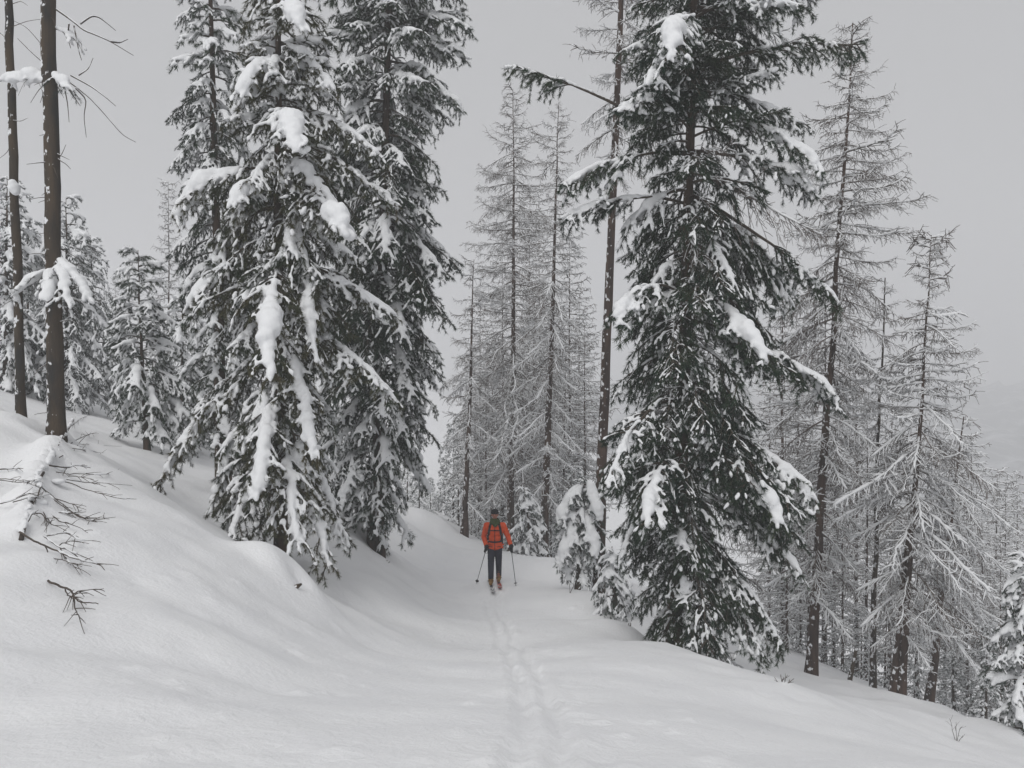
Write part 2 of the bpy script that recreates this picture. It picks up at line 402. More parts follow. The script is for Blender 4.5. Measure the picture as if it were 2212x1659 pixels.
def build_ground():
    rng = np.random.default_rng(5)
    def axis(lo, hi, step, far_lo, far_hi, gr):
        c = list(np.arange(lo, hi, step))
        s, a = step, c[-1]
        while a < far_hi: s *= gr; a += s; c.append(a)
        s, a = step, c[0]; pre = []
        while a > far_lo: s *= gr; a -= s; pre.append(a)
        return np.array(pre[::-1] + c)
    xs = axis(-6.5, 5.5, 0.055, -420, 420, 1.10)
    ys = axis(2.6, 26, 0.05, -160, 520, 1.10)
    X, Y = np.meshgrid(xs, ys)
    Z = ground_base(X.ravel(), Y.ravel()).reshape(X.shape)
    # slow, wind-smoothed relief
    def waves(scale, amp, n=14):
        out = np.zeros_like(X)
        for _ in range(n):
            a = rng.uniform(0, 2 * math.pi); f = 2 * math.pi / (scale * rng.uniform(0.6, 1.7)); ph = rng.uniform(0, 6.28)
            out += np.sin(f * (X * math.cos(a) + Y * math.sin(a)) + ph)
        return out * amp / math.sqrt(n)
    near = np.exp(-(np.hypot(X, Y - 10) / 40) ** 2)
    Z += waves(3.2, 0.030) * near + waves(1.1, 0.009) * near + waves(9, 0.10) * (1 - near)
    bank = near / (1 + np.exp((X + 1.7) * 4))
    Z += bank * (waves(1.6, 0.035) + waves(0.6, 0.008)) + near / (1 + np.exp(-(X - 2.2) * 4)) * waves(1.4, 0.02)
    Z += near * waves(0.28, 0.0022)
    # trodden strip of the path: soft old prints and crumbs
    tr = np.array([hit(*q)[:2] for q in [(1082, 1278), (1062, 1302), (1075, 1340), (1092, 1375), (1112, 1405), (1140, 1452), (1158, 1505), (1168, 1570), (1163, 1655)]])
    tt = np.linspace(0, 1, 400)
    s = np.concatenate([[0], np.cumsum(np.hypot(*np.diff(tr, axis=0).T))]); s /= s[-1]
    tx = np.interp(tt, s, tr[:, 0]); ty = np.interp(tt, s, tr[:, 1])
    ker = np.ones(25) / 25
    tx2 = np.convolve(np.pad(tx, 12, 'edge'), ker, 'valid'); ty2 = np.convolve(np.pad(ty, 12, 'edge'), ker, 'valid')
    ordr = np.argsort(ty2)
    cx = np.interp(Y, ty2[ordr], tx2[ordr])
    on = 1 / (1 + np.exp((Y - 21.2) * 4))
    dx = X - cx
    wob = waves(0.7, 0.02)
    gap = 0.85 + 0.15 * np.sin(Y * 2.1 + 1.1 * np.sin(Y * 0.7))
    rut = np.exp(-((dx - 0.115 + wob) / 0.055) ** 4) + np.exp(-((dx + 0.115 + wob) / 0.055) ** 4)
    lip = np.exp(-((np.abs(dx + wob) - 0.215) / 0.045) ** 2) * 0.45 + np.exp(-((dx + wob) / 0.045) ** 2) * 0.3
    Z += on * gap * (-0.046 * rut + 0.045 * lip * (0.6 + waves(0.35, 0.5)))
    broad = np.exp(-((dx + 0.1) / 0.75) ** 2) * on
    Z -= broad * 0.035
    # crumbs, pole marks and half-filled prints beside the track
    for _ in range(520):
        y = 3 + 17 * rng.random() ** 1.3
        x = np.interp(y, ty2[ordr], tx2[ordr]) + rng.normal(0, 0.8)
        r = rng.uniform(0.025, 0.06); h = rng.uniform(-0.022, 0.028) * (r / 0.07)
        ix = np.abs(xs - x) < 4 * r; iy = np.abs(ys - y) < 5 * r
        if ix.any() and iy.any():
            sub = np.ix_(iy, ix)
            Z[sub] += h * np.exp(-(((X[sub] - x) / r) ** 2 + ((Y[sub] - y) / (1.5 * r)) ** 2))
    for _ in range(260):                                        # lumps fallen from the branches
        u, v = rng.uniform(250, 1750), rng.uniform(1230, 1640)
        q = hit(u, v); r = rng.uniform(0.03, 0.09); h = rng.uniform(-0.02, 0.035)
        ix = np.abs(xs - q[0]) < 4 * r; iy = np.abs(ys - q[1]) < 5 * r
        if ix.any() and iy.any():
            sub = np.ix_(iy, ix)
            Z[sub] += h * np.exp(-(((X[sub] - q[0]) / r) ** 2 + ((Y[sub] - q[1]) / r) ** 2))
    ny, nx = X.shape
    i = (np.arange(ny - 1)[:, None] * nx + np.arange(nx - 1)[None]).ravel()
    F = np.concatenate([np.stack([i, i + 1, i + nx + 1], -1), np.stack([i, i + nx + 1, i + nx], -1)])
    o = obj("snow_ground", mesh_from("snow_ground", np.stack([X, Y, Z], -1).reshape(-1, 3), F, M['snow_ground']))
    tag(o, "smooth deep snow on the path and mountainside", None, None, "structure")
build_ground()

def build_far_hill():
    xs = np.linspace(-400, 470, 150); t = np.linspace(0, 1, 40)
    X, T = np.meshgrid(xs, t)
    Y = 240 + T * 460 - 0.2 * np.maximum(X, 0) * (1 - T)
    top = -3 + 4 / (1 + np.exp(-(X - 150) / 90))
    Z = -70 + (top + 70) * T ** 0.9 + 2.5 * np.sin(X * 0.11 + T * 7) * np.sin(X * 0.043 + 3 * T)
    Z += np.random.default_rng(2).normal(0, 1.6, X.shape)
    ny, nx = X.shape
    i = (np.arange(ny - 1)[:, None] * nx + np.arange(nx - 1)[None]).ravel()
    F = np.concatenate([np.stack([i, i + 1, i + nx + 1], -1), np.stack([i, i + nx + 1, i + nx], -1)])
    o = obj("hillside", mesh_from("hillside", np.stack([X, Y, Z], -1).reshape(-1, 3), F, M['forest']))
    tag(o, "far wooded hillside fading into the fog", None, None, "structure")
build_far_hill()

# ------------------------------------------------------------------ boughs
UP = np.array([0, 0, 1.0])

def bend(p0, d, ln, sag, n, rng, wob=0.06):
    """A twig from p0 in direction d that sags under its load."""
    s = np.linspace(0, 1, n)[:, None]
    q = p0 + d * ln * s - UP * sag * ln * s ** 2
    w = rng.normal(0, wob * ln, (n, 3)); w[0] = 0
    return q + np.cumsum(w, 0) * 0.35 * s

def along(pl, t):
    x = t * (len(pl) - 1); i = min(int(x), len(pl) - 2); f = x - i
    return pl[i] * (1 - f) + pl[i + 1] * f, norm(pl[i + 1] - pl[i])

def bough_axis(L, rise, droop, tip, rng):
    t = np.linspace(0, 1, 14)
    z = L * (rise * t - droop * t ** 2 + tip * t ** 4)
    y = L * 0.05 * np.cumsum(rng.normal(0, 0.5, 14)) * t
    return np.stack([L * t * (1 - 0.15 * droop), y, z], -1)

def pine_twigs(axis, rng, dens=1.0, sag=0.45, spread=0.42, bare=0.18):
    L = np.linalg.norm(np.diff(axis, axis=0), axis=1).sum()
    out = [(axis, 0)]
    n = max(5, int(L * 10 * dens))
    for i in range(n):
        t = bare + (1 - bare) * (i + rng.uniform(0, 0.9)) / n
        if t > 0.98: continue
        p, T = along(axis, t)
        S = norm(cross(UP, T)) * (1 if i % 2 else -1)
        a = rng.uniform(0.5, 1.05)
        d = norm(T * math.cos(a) + S * math.sin(a) + UP * rng.uniform(-0.5, 0.4))
        ln = max(0.16, spread * L * (1.05 - 0.75 * t) * rng.uniform(0.55, 1.15))
        ln = min(ln, 0.75)
        sec = bend(p, d, ln, sag * rng.uniform(0.4, 1.3), 6, rng)
        out.append((sec, 1))
        m = int(ln / 0.095 * dens)
        for k in range(m):
            t2 = 0.25 + 0.72 * (k + rng.uniform(0, 0.8)) / max(m, 1)
            p2, T2 = along(sec, min(t2, 0.98))
            S2 = norm(cross(UP, T2)) * (1 if k % 2 else -1)
            a2 = rng.uniform(0.4, 1.0)
            d2 = norm(T2 * math.cos(a2) + S2 * math.sin(a2) + UP * rng.uniform(-0.6, 0.25))
            out.append((bend(p2, d2, rng.uniform(0.09, 0.22), sag * rng.uniform(0.3, 1.2), 4, rng), 2))
    return out

def tufts_on(tw, rng, spacing=0.06):
    C, D, LV = [], [], []
    for pl, lv in tw:
        ln = np.linalg.norm(np.diff(pl, axis=0), axis=1).sum()
        t0 = (0.55, 0.35, 0.15)[lv]
        k = max(1, int(ln * (1 - t0) / spacing))
        for j in range(k):
            p, T = along(pl, t0 + (1 - t0) * (j + 0.6) / k)
            C.append(p); D.append(T); LV.append(lv)
        C.append(pl[-1]); D.append(norm(pl[-1] - pl[-2])); LV.append(lv)
    return np.array(C), np.array(D), np.array(LV)

def needle_blades(C, D, rng, k=16, nl=0.075, w=0.0070, open_=(0.35, 1.1), sagz=-0.15):
    n = len(C)
    R = norm(rng.normal(size=(n, k, 3)))
    D = norm(D + rng.normal(0, 0.35, D.shape))
    Dn = D[:, None, :]
    perp = norm(R - (R * Dn).sum(-1, keepdims=True) * Dn)
    a = rng.uniform(*open_, (n, k, 1))
    d = norm(Dn * np.cos(a) + perp * np.sin(a) + UP * sagz)
    base = C[:, None, :] + Dn * rng.uniform(-0.5, 0.5, (n, k, 1)) * nl * 0.8
    ln = nl * rng.uniform(0.55, 1.3, (n, k, 1)) * rng.uniform(0.75, 1.2, (n, 1, 1))
    wv = norm(cross(d, norm(rng.normal(size=(n, k, 3))))) * w * 0.5
    V = np.stack([base - wv, base + wv, base + d * ln], 2).reshape(-1, 3)
    return V, np.arange(len(V)).reshape(-1, 3)

def wood_of(tw, r0, sides=(5, 4, 3)):
    gme = Geo()
    for L_ in range(3):
        ra = (r0, max(0.0055, r0 * 0.36), 0.0035)[L_]
        it = [(pl, ra * np.linspace(1, (0.25, 0.45, 0.7)[L_], len(pl))) for pl, lv in tw if lv == L_]
        if it: gme.add(*tubes(it, sides[L_]))
    return gme

def snow_on(tw, tuft, rng, amount, pillow=None, cover=(0.9, 0.7, 0.45)):
    """Snow resting along the twigs and on the needle tufts."""
    C, D, S = [], [], []
    for pl, lv in tw:
        ln = np.linalg.norm(np.diff(pl, axis=0), axis=1).sum()
        if lv == 2 and rng.random() > cover[2] * (0.35 + 0.65 * (math.sin(pl[0] @ np.array([5.1, 6.3, 3.7])) > -0.1)): continue
        k = max(2, int(ln / (0.055, 0.05, 0.045)[lv]))
        ph = rng.uniform(0, 6.28, 3); on = rng.random() < cover[lv]
        if lv == 1 and not on: continue
        for j in range(k):
            t = (j + 0.5) / k
            if lv < 2 and t < 0.06: continue
            p, T = along(pl, t)
            f = 0.72 + 0.28 * math.sin(ph[0] + t * 7) + 0.22 * math.sin(ph[1] + t * 17) + rng.normal(0, 0.08)
            if f < (0.35 if amount > 0.8 else 0.6): continue
            steep = 1 - 0.65 * abs(T[2]) ** 1.5
            h = (0.040, 0.032, 0.026)[lv] * amount * f * steep
            w = (0.046, 0.038, 0.031)[lv] * (0.35 + 0.65 * amount) * f
            if lv == 0 and t < 0.3: w *= 0.55; h *= 0.7
            h = max(h, 0.012); w = max(w, 0.014)
            C.append(p + UP * (h * 0.55 + 0.008)); D.append(T); S.append((0.055, w, h))
    tc, td, tl = tuft
    fld = np.zeros(len(tc))
    for _ in range(5): fld += np.sin(tc @ (norm(rng.normal(size=3)) * rng.uniform(5, 13)) + rng.uniform(0, 6.28))
    m = (fld / 1.6 > 0.75 - 1.05 * min(amount, 1.3)) & (rng.random(len(tc)) < 0.72)
    for p, T in zip(tc[m], td[m]):
        f = rng.uniform(0.6, 1.3) * (0.5 + 0.5 * amount)
        C.append(p + UP * 0.026); D.append(T + UP * 0.1); S.append((0.058 * f, 0.030 * f * rng.uniform(0.7, 1.2), 0.020 * f))
    if pillow:
        ax = tw[0][0]
        for (t0, t1, w, h) in pillow:
            k = max(5, int((t1 - t0) * 26))
            for j in range(k):
                t = t0 + (t1 - t0) * (j + 0.5) / k
                p, T = along(ax, min(t, 0.995))
                e = math.sin(math.pi * (j + 0.7) / (k + 0.4)) ** 0.45 * (1 + 0.26 * math.sin(11 * t + 40 * w) + 0.16 * math.sin(27 * t + 90 * h) + rng.normal(0, 0.06))
                S1 = norm(cross(UP, T))
                C.append(p + UP * h * 0.45 * e + S1 * rng.normal(0, 0.15 * w)); D.append(T); S.append((max(w, 0.09) * rng.uniform(1.2, 1.9), w * e, h * e))
                if rng.random() < 0.42:          # a lobe sagging over the side
                    C.append(p + S1 * w * rng.choice([-1, 1]) * 0.75 - UP * h * 0.15); D.append(T + S1 * rng.normal(0, 0.4)); S.append((w * rng.uniform(0.6, 1.3), w * 0.45, h * rng.uniform(0.4, 0.7)))
    gme = Geo()
    if C: gme.add(*ellipsoids(C, D, S))
    return gme

class BoughSet:
    """Shared bough meshes of one kind of tree: wood, needles, and light or heavy snow."""
    def __init__(self, kind):
        self.kind, self.items = kind, []
    def pick(self, L, rng, steep=None):
        it = self.items
        if steep is not None:
            s = [b for b in it if b['steep'] == steep]; it = s or it
        best = sorted(it, key=lambda b: abs(math.log(b['L'] / L)))[:3]
        best = [b for b in best if abs(math.log(b['L'] / L)) < 0.45] or best[:1]
        return best[int(rng.integers(len(best)))]

def make_pine_set(name, needle_mat, seed, k=22, nl=0.080, light=0.5):
    rng = np.random.default_rng(seed)
    bs = BoughSet(name)
    for L in (0.3, 0.55, 0.95, 1.5, 2.1):
        for steep, (rise, droop, tip) in enumerate([(0.42, 0.30, 0.10), (0.25, 0.55, 0.12), (0.12, 0.80, 0.16)]):
            ax = bough_axis(L, rise * rng.uniform(0.8, 1.2), droop * rng.uniform(0.85, 1.2), tip, rng)
            tw = pine_twigs(ax, rng, sag=0.35 + 0.2 * steep)
            tf = tufts_on(tw, rng)
            nv = needle_blades(tf[0], tf[1], rng, k=k, nl=nl, sagz=-0.10 - 0.06 * steep)
            d = dict(L=ax[-1, 0], steep=steep)
            d['wood'] = wood_of(tw, 0.012 + 0.010 * L).mesh("bough", M['wood'])
            d['needles'] = mesh_from("needles", *nv, needle_mat, smooth=False)
            d['light'] = remesh(snow_on(tw, tf, rng, light, cover=(light + 0.1, 0.7 * light, 0.4 * light)), 0.017, "snow_load", M['snow'], 1)
            pil = [(0.45, 0.95, 0.04 + 0.025 * L, 0.035 + 0.022 * L)]
            d['heavy'] = remesh(snow_on(tw, tf, rng, 0.95, pil, cover=(1, 0.85, 0.65)), 0.02, "snow_load", M['snow'], 1)
            bs.items.append(d)
    return bs

def larch_twigs(axis, rng, dens=1.0, hang=0.5):
    L = np.linalg.norm(np.diff(axis, axis=0), axis=1).sum()
    out = [(axis, 0)]
    n = int(L * 17 * dens) + 4
    for i in range(n):
        t = 0.12 + 0.88 * (i + rng.uniform(0, 0.9)) / n
        if t > 0.985: continue
        p, T = along(axis, t)
        S = norm(cross(UP, T)) * (1 if i % 2 else -1)
        a = rng.uniform(0.55, 1.2)
        d = norm(T * math.cos(a) + S * math.sin(a) * rng.uniform(0.5, 1.1) + UP * (rng.uniform(-0.9, 0.35) * hang * 1.4))
        ln = max(0.14, 0.34 * L * (1.05 - 0.7 * t) * rng.uniform(0.45, 1.2)); ln = min(ln, 0.7)
        sec = bend(p, d, ln, rng.uniform(-0.15, 0.6) * hang, 5, rng, 0.09)
        out.append((sec, 1))
        m = int(ln / 0.075 * dens)
        for k in range(m):
            p2, T2 = along(sec, min(0.2 + 0.78 * (k + rng.uniform(0, 0.9)) / max(m, 1), 0.98))
            d2 = norm(T2 * rng.uniform(0.3, 1.0) + norm(rng.normal(size=3)) * 0.8 - UP * 0.3 * hang)
            ln2 = rng.uniform(0.06, 0.19)
            out.append((np.stack([p2, p2 + d2 * ln2 * 0.55, p2 + d2 * ln2 - UP * 0.15 * ln2 * hang]), 2))
    return out

def larch_wood(tw, r0, thick=1.0):
    gme = Geo()
    for L_ in range(3):
        ra = (r0, 0.0066 * thick, 0.0050 * thick)[L_]
        it = [(pl, np.linspace(ra, max(0.0034 * thick, ra * (0.22, 0.5, 0.7)[L_]), len(pl))) for pl, lv in tw if lv == L_]
        if it: gme.add(*tubes(it, (5, 3, 3)[L_]))
    return gme

def larch_snow(tw, r0, rng, amount):
    """A thin ridge of snow on the upper side of each twig; thick on the main axes."""
    its = [[], [], []]
    for pl, lv in tw:
        if rng.random() > (0.55 + 0.4 * amount, 0.25 + 0.45 * amount, 0.04 + 0.33 * amount)[lv]: continue
        T = np.empty_like(pl); T[1:-1] = pl[2:] - pl[:-2]; T[0] = pl[1] - pl[0]; T[-1] = pl[-1] - pl[-2]; T = norm(T)
        flatn = 1 - np.abs(T[:, 2]) ** 2 * 0.7
        ra = (r0 * 0.75 + 0.009 * amount, 0.0055 + 0.0060 * amount, 0.0040 + 0.0042 * amount)[lv]
        r = ra * flatn * rng.uniform(0.55, 1.4, len(pl)); r[-1] *= 0.6
        r[0] *= 0.8
        its[lv].append((pl + UP * (r[:, None] * 0.55 + (r0, 0.006, 0.0045)[lv] * 0.55 * np.linspace(1, 0.4, len(pl))[:, None]), r))
    gme = Geo()
    for L_ in range(3):
        if its[L_]: gme.add(*tubes(its[L_], (6, 4, 3)[L_], caps=L_ < 2))
    return gme

def make_larch_set(seed, dens=1.0, thick=1.0, lens=(0.25, 0.5, 0.95, 1.5, 2.1)):
    rng = np.random.default_rng(seed)
    bs = BoughSet('larch')
    for L in lens:
        for steep, (rise, droop, tip) in enumerate([(0.22, 0.15, 0.30), (0.0, 0.20, 0.30), (-0.20, 0.42, 0.16)]):
            for rep in range(2):
                ax = bough_axis(L, rise + rng.uniform(-.08, .08), droop * rng.uniform(0.8, 1.2), tip * rng.uniform(0.7, 1.2), rng)
                tw = larch_twigs(ax, rng, dens, 0.45 + 0.2 * steep)
                r0 = 0.008 + 0.006 * L
                d = dict(L=ax[-1, 0], steep=steep)
                d['wood'] = larch_wood(tw, r0, thick).mesh("bough", M['twig'])
                d['light'] = larch_snow(tw, r0, rng, 0.85).mesh("snow_load", M['snow'])
                d['heavy'] = larch_snow(tw, r0, rng, 1.65).mesh("snow_load", M['snow'])
                bs.items.append(d)
    return bs

PINE = make_pine_set('pine', M['needles'], 11, light=0.44)
PINE_WARM = make_pine_set('pine', M['needles_warm'], 23, light=0.68)
SPRUCE = make_pine_set('spruce', M['needles_cool'], 37, k=18, nl=0.055, light=0.75)
LARCH = make_larch_set(51)

# ------------------------------------------------------------------ trees
def trunk_mesh(name, a, b, r0, r1, mat, rng, wob=0.02, sides=12, n=26, below=0.8):
    a, b = np.asarray(a, float), np.asarray(b, float)
    t = np.linspace(-below / max(np.linalg.norm(b - a), 1e-6), 1, n)
    w = np.cumsum(rng.normal(0, wob, (n, 3)), 0) * 0.35; w -= np.linspace(0, 1, n)[:, None] * w[-1]; w[:, 2] = 0
    pts = a + (b - a) * t[:, None] + w
    r = r0 + (r1 - r0) * np.clip(t, 0, 1) ** 0.9
    r = r * (1 + 0.35 * np.exp(-np.clip(t, 0, 1) * np.linalg.norm(b - a) / 0.35))
    V, F = tube(pts, r, sides)
    body = V[:-2].reshape(n, sides, 3)
    body += norm(body - pts[:, None]) * (rng.normal(0, 0.04, (n, sides, 1)) * r[:, None, None])
    return mesh_from(name, V, F, mat), pts, t

def prof_at(prof, v):
    vs = [p[0] for p in prof]
    return np.interp(v, vs, [p[1] for p in prof]), np.interp(v, vs, [p[2] for p in prof])

def grow_tree(name, label, cat, group, base, top, d, r0, r1, prof, bset, spacing, seed, heavy=0.5, bark='bark_pine',
              v0=None, v1=None, steep_v=None, squash=0.9, jitter=None, dead=0.0, heavy_top=None):
    """base, top: picture positions of the trunk at distance d; prof: (v, reach left px, reach right px) from the trunk."""
    rng = np.random.default_rng(seed)
    if jitter is None: jitter = 0.34 if bset is LARCH else 0.28
    ph = rng.uniform(0, 6.28, 3)
    A, B = P(*base, d), P(*top, d)
    root = thing(name, label, cat, A, group)
    tm, pts, tpar = trunk_mesh("trunk", np.zeros(3), B - A, r0, r1, M[bark], rng, wob=0.035 if bset is LARCH else 0.02)
    obj("trunk", tm, root)
    ppm = FOC / d
    lo, hi = (v0 if v0 is not None else prof[-1][0]), (v1 if v1 is not None else prof[0][0])
    H = (lo - hi) / ppm
    n = int(H / spacing)
    az = rng.uniform(0, 6.28)
    larch = 'needles' not in bset.items[0]
    for i in range(n):
        f = max(0.0, (i + rng.uniform(-0.3, 0.3)) / n) ** (0.8 if larch else 0.9)
        v = lo + (hi - lo) * f
        az += 2.39996 + rng.uniform(-0.35, 0.35)
        if steep_v is None:
            st = 2 if f < 0.35 else (1 if f < 0.72 else 0)
        else:
            st = 2 if v > steep_v[0] else (1 if v > steep_v[1] else 0)
        if rng.random() < 0.25: st = int(np.clip(st + rng.integers(-1, 2), 0, 2))
        if f > 0.93: st = 0
        c = math.cos(az)
        wgt = 0.5 + 0.5 * c
        drop = (-0.15, 0.18, 0.55)[st] if 'needles' in bset.items[0] else (-0.2, -0.08, 0.4)[st]
        vt = v
        for _ in range(3):                      # the outline is met by the tips, which hang below where they grow
            Lp, Rp = prof_at(prof, vt)
            px = Lp * (1 - wgt) + Rp * wgt
            vt = v + px * drop
        if vt > lo + 25: continue
        if larch and f < 0.9 and math.sin(v * ppm ** -1 * 5 + ph[0]) + math.sin(2 * az + v / ppm * 2.3 + ph[1]) > 1.6: continue    # broken or missing limbs
        reach = px / ppm
        if abs(c) < 0.75: reach *= squash
        reach = max(0.38 if larch else 0.2, reach * rng.uniform(1 - jitter, 1.16))
        tb = (v - base[1]) / (top[1] - base[1])
        pos = np.array([np.interp(tb, tpar, pts[:, k]) for k in range(3)])
        b = (LARCH if rng.random() < dead else bset).pick(reach, rng, st)
        s = reach / b['L']
        zs = s * rng.uniform(0.85, 1.15)
        bo = obj("bough", b['wood'], root, pos, (rng.normal(0, 0.10), rng.normal(0, 0.07), az), (s, s * rng.choice([-1, 1]), zs))
        if 'needles' in b: obj("needles", b['needles'], bo)
        obj("snow_load", b['heavy' if rng.random() < (heavy if heavy_top is None else heavy + (heavy_top - heavy) * f) else 'light'], bo)
    return root, pts, tpar, rng

def hero_bough(root, A, d, attach, tip, dz=0.0, arch=0.25, pillow=None, amount=1.2, nm='needles_warm', seed=0, spread=0.42, dens=1.0,
               r0=None, bare=0.18, cover=(1, 0.6, 0.4), needles=True, voxel=0.02, k=22, sag=0.5):
    """A bough of its own shape, from the trunk at picture position attach to a tip that stands dz nearer (-) or farther (+)."""
    rng = np.random.default_rng(seed + 900)
    if dz <= -0.75: dz *= 1.5              # boughs towards the viewer stand clear of the crown
    p0, p2 = P(*attach, d), P(*tip, d + dz)
    L = np.linalg.norm(p2 - p0)
    pm = (p0 + p2) / 2 + UP * arch * L
    t = np.linspace(0, 1, 14)[:, None]
    ax = (1 - t) ** 2 * p0 + 2 * t * (1 - t) * pm + t ** 2 * p2 - p0
    ax += np.cumsum(rng.normal(0, 0.008 * L, (14, 3)), 0) * t
    tw = pine_twigs(ax, rng, dens=dens, sag=sag, spread=spread, bare=bare)
    tf = tufts_on(tw, rng)
    bo = obj("bough", wood_of(tw, r0 or (0.014 + 0.008 * L)).mesh("bough", M['wood']), root, p0 - A)
    if needles:
        obj("needles", mesh_from("needles", *needle_blades(tf[0], tf[1], rng, k=k), M[nm], smooth=False), bo)
    gs = snow_on(tw, tf, rng, amount, pillow, cover)
    if gs.v: obj("snow_load", remesh(gs, voxel, "snow_load", M['snow'], 5, 0.009), bo)
    return bo

# --- the big dark pine right of the path
root, pts, tp, rng = grow_tree("pine_tree", "tall dark green pine right of the skier, only flecked with snow, below the path edge", "tree", None,
    (1452, 1470), (1520, -620), 15.0, 0.145, 0.03,
    [(-620, 20, 20), (-400, 120, 130), (-150, 190, 220), (0, 215, 245), (120, 205, 250), (220, 185, 225), (330, 165, 235), (470, 150, 250), (600, 145, 255), (720, 142, 235), (850, 148, 230),
     (980, 145, 225), (1080, 140, 250), (1180, 120, 245), (1280, 85, 235), (1370, 50, 215), (1460, 20, 190)],
    PINE, 0.074, 3, heavy=0.12, steep_v=(380, -120), squash=0.95, dead=0.14, jitter=0.48)
A = P(1452, 1470, 15.0)
for i, h in enumerate([
    ((1345, 235), (1102, 150), -0.2, 0.10, None, 0.9, 0.30, 0.45),
    ((1490, 150), (1858, 98), 0.3, 0.10, None, 0.7, 0.25, 0.30),
    ((1500, 30), (1755, 12), 0.2, 0.15, None, 0.9, 0.35, 0.2),
    ((1495, 240), (1785, 372), -0.4, 0.22, [(0.45, 0.98, 0.10, 0.10)], 1.1, 0.25, 0.3),
    ((1490, 330), (1765, 430), -0.3, 0.20, [(0.6, 0.98, 0.13, 0.12)], 1.1, 0.3, 0.3),
    ((1490, 420), (1825, 640), -0.3, 0.10, [(0.75, 0.99, 0.06, 0.06)], 0.8, 0.20, 0.55),
    ((1480, 690), (1800, 852), -0.3, 0.15, [(0.72, 0.99, 0.10, 0.09)], 0.9, 0.22, 0.5),
    ((1470, 620), (1645, 780), -0.9, 0.3, [(0.55, 1.0, 0.11, 0.12)], 0.9, 0.3, 0.3),
    ((1465, 900), (1768, 1085), -0.5, 0.2, [(0.6, 0.97, 0.09, 0.10)], 0.9, 0.25, 0.4),
    ((1465, 960), (1700, 1135), -1.0, 0.25, [(0.65, 0.99, 0.10, 0.12)], 0.9, 0.22, 0.35),
    ((1460, 1040), (1720, 1240), -0.6, 0.25, [(0.5, 0.98, 0.08, 0.08)], 0.9, 0.3, 0.3),
    ((1460, 980), (1345, 1215), -0.6, 0.25, [(0.55, 1.0, 0.06, 0.06)], 0.7, 0.3, 0.3),
    ((1465, 870), (1325, 1060), -1.1, 0.35, [(0.6, 0.98, 0.05, 0.06)], 0.7, 0.28, 0.3),
    ((1475, 640), (1322, 680), -0.8, 0.35, [(0.6, 0.97, 0.09, 0.09)], 1.0, 0.35, 0.3),
    ((1480, 440), (1222, 490), -0.2, 0.25, [(0.55, 0.97, 0.07, 0.07)], 1.0, 0.25, 0.4),
    ((1490, 330), (1218, 420), -0.3, 0.2, [(0.5, 0.97, 0.08, 0.08)], 1.0, 0.3, 0.35),
    ((1500, 60), (1440, 140), -1.5, 0.3, [(0.5, 0.98, 0.12, 0.13)], 0.9, 0.3, 0.3),
    ((1500, 90), (1400, 190), -1.3, 0.3, [(0.5, 0.98, 0.08, 0.09)], 0.9, 0.3, 0.3),
    ((1490, 260), (1350, 235), -1.2, 0.25, [(0.5, 0.98, 0.08, 0.08)], 0.9, 0.3, 0.3),
    ((1455, 1120), (1640, 1440), -0.6, 0.3, [(0.6, 0.95, 0.06, 0.06)], 0.8, 0.35, 0.2),
    ((1455, 1150), (1560, 1455), -1.0, 0.35, None, 0.7, 0.4, 0.2),
    ((1455, 1130), (1690, 1385), -0.4, 0.3, [(0.6, 0.95, 0.07, 0.07)], 0.8, 0.35, 0.2),
    ((1460, 1010), (1400, 1140), -1.4, 0.4, [(0.6, 1.0, 0.09, 0.10)], 0.9, 0.3, 0.3),
]):
    hero_bough(root, A, 15.0, h[0], h[1], h[2], h[3], h[4], h[5], 'needles', 100 + i, spread=h[6], bare=h[7], cover=(0.95, 0.5, 0.3))

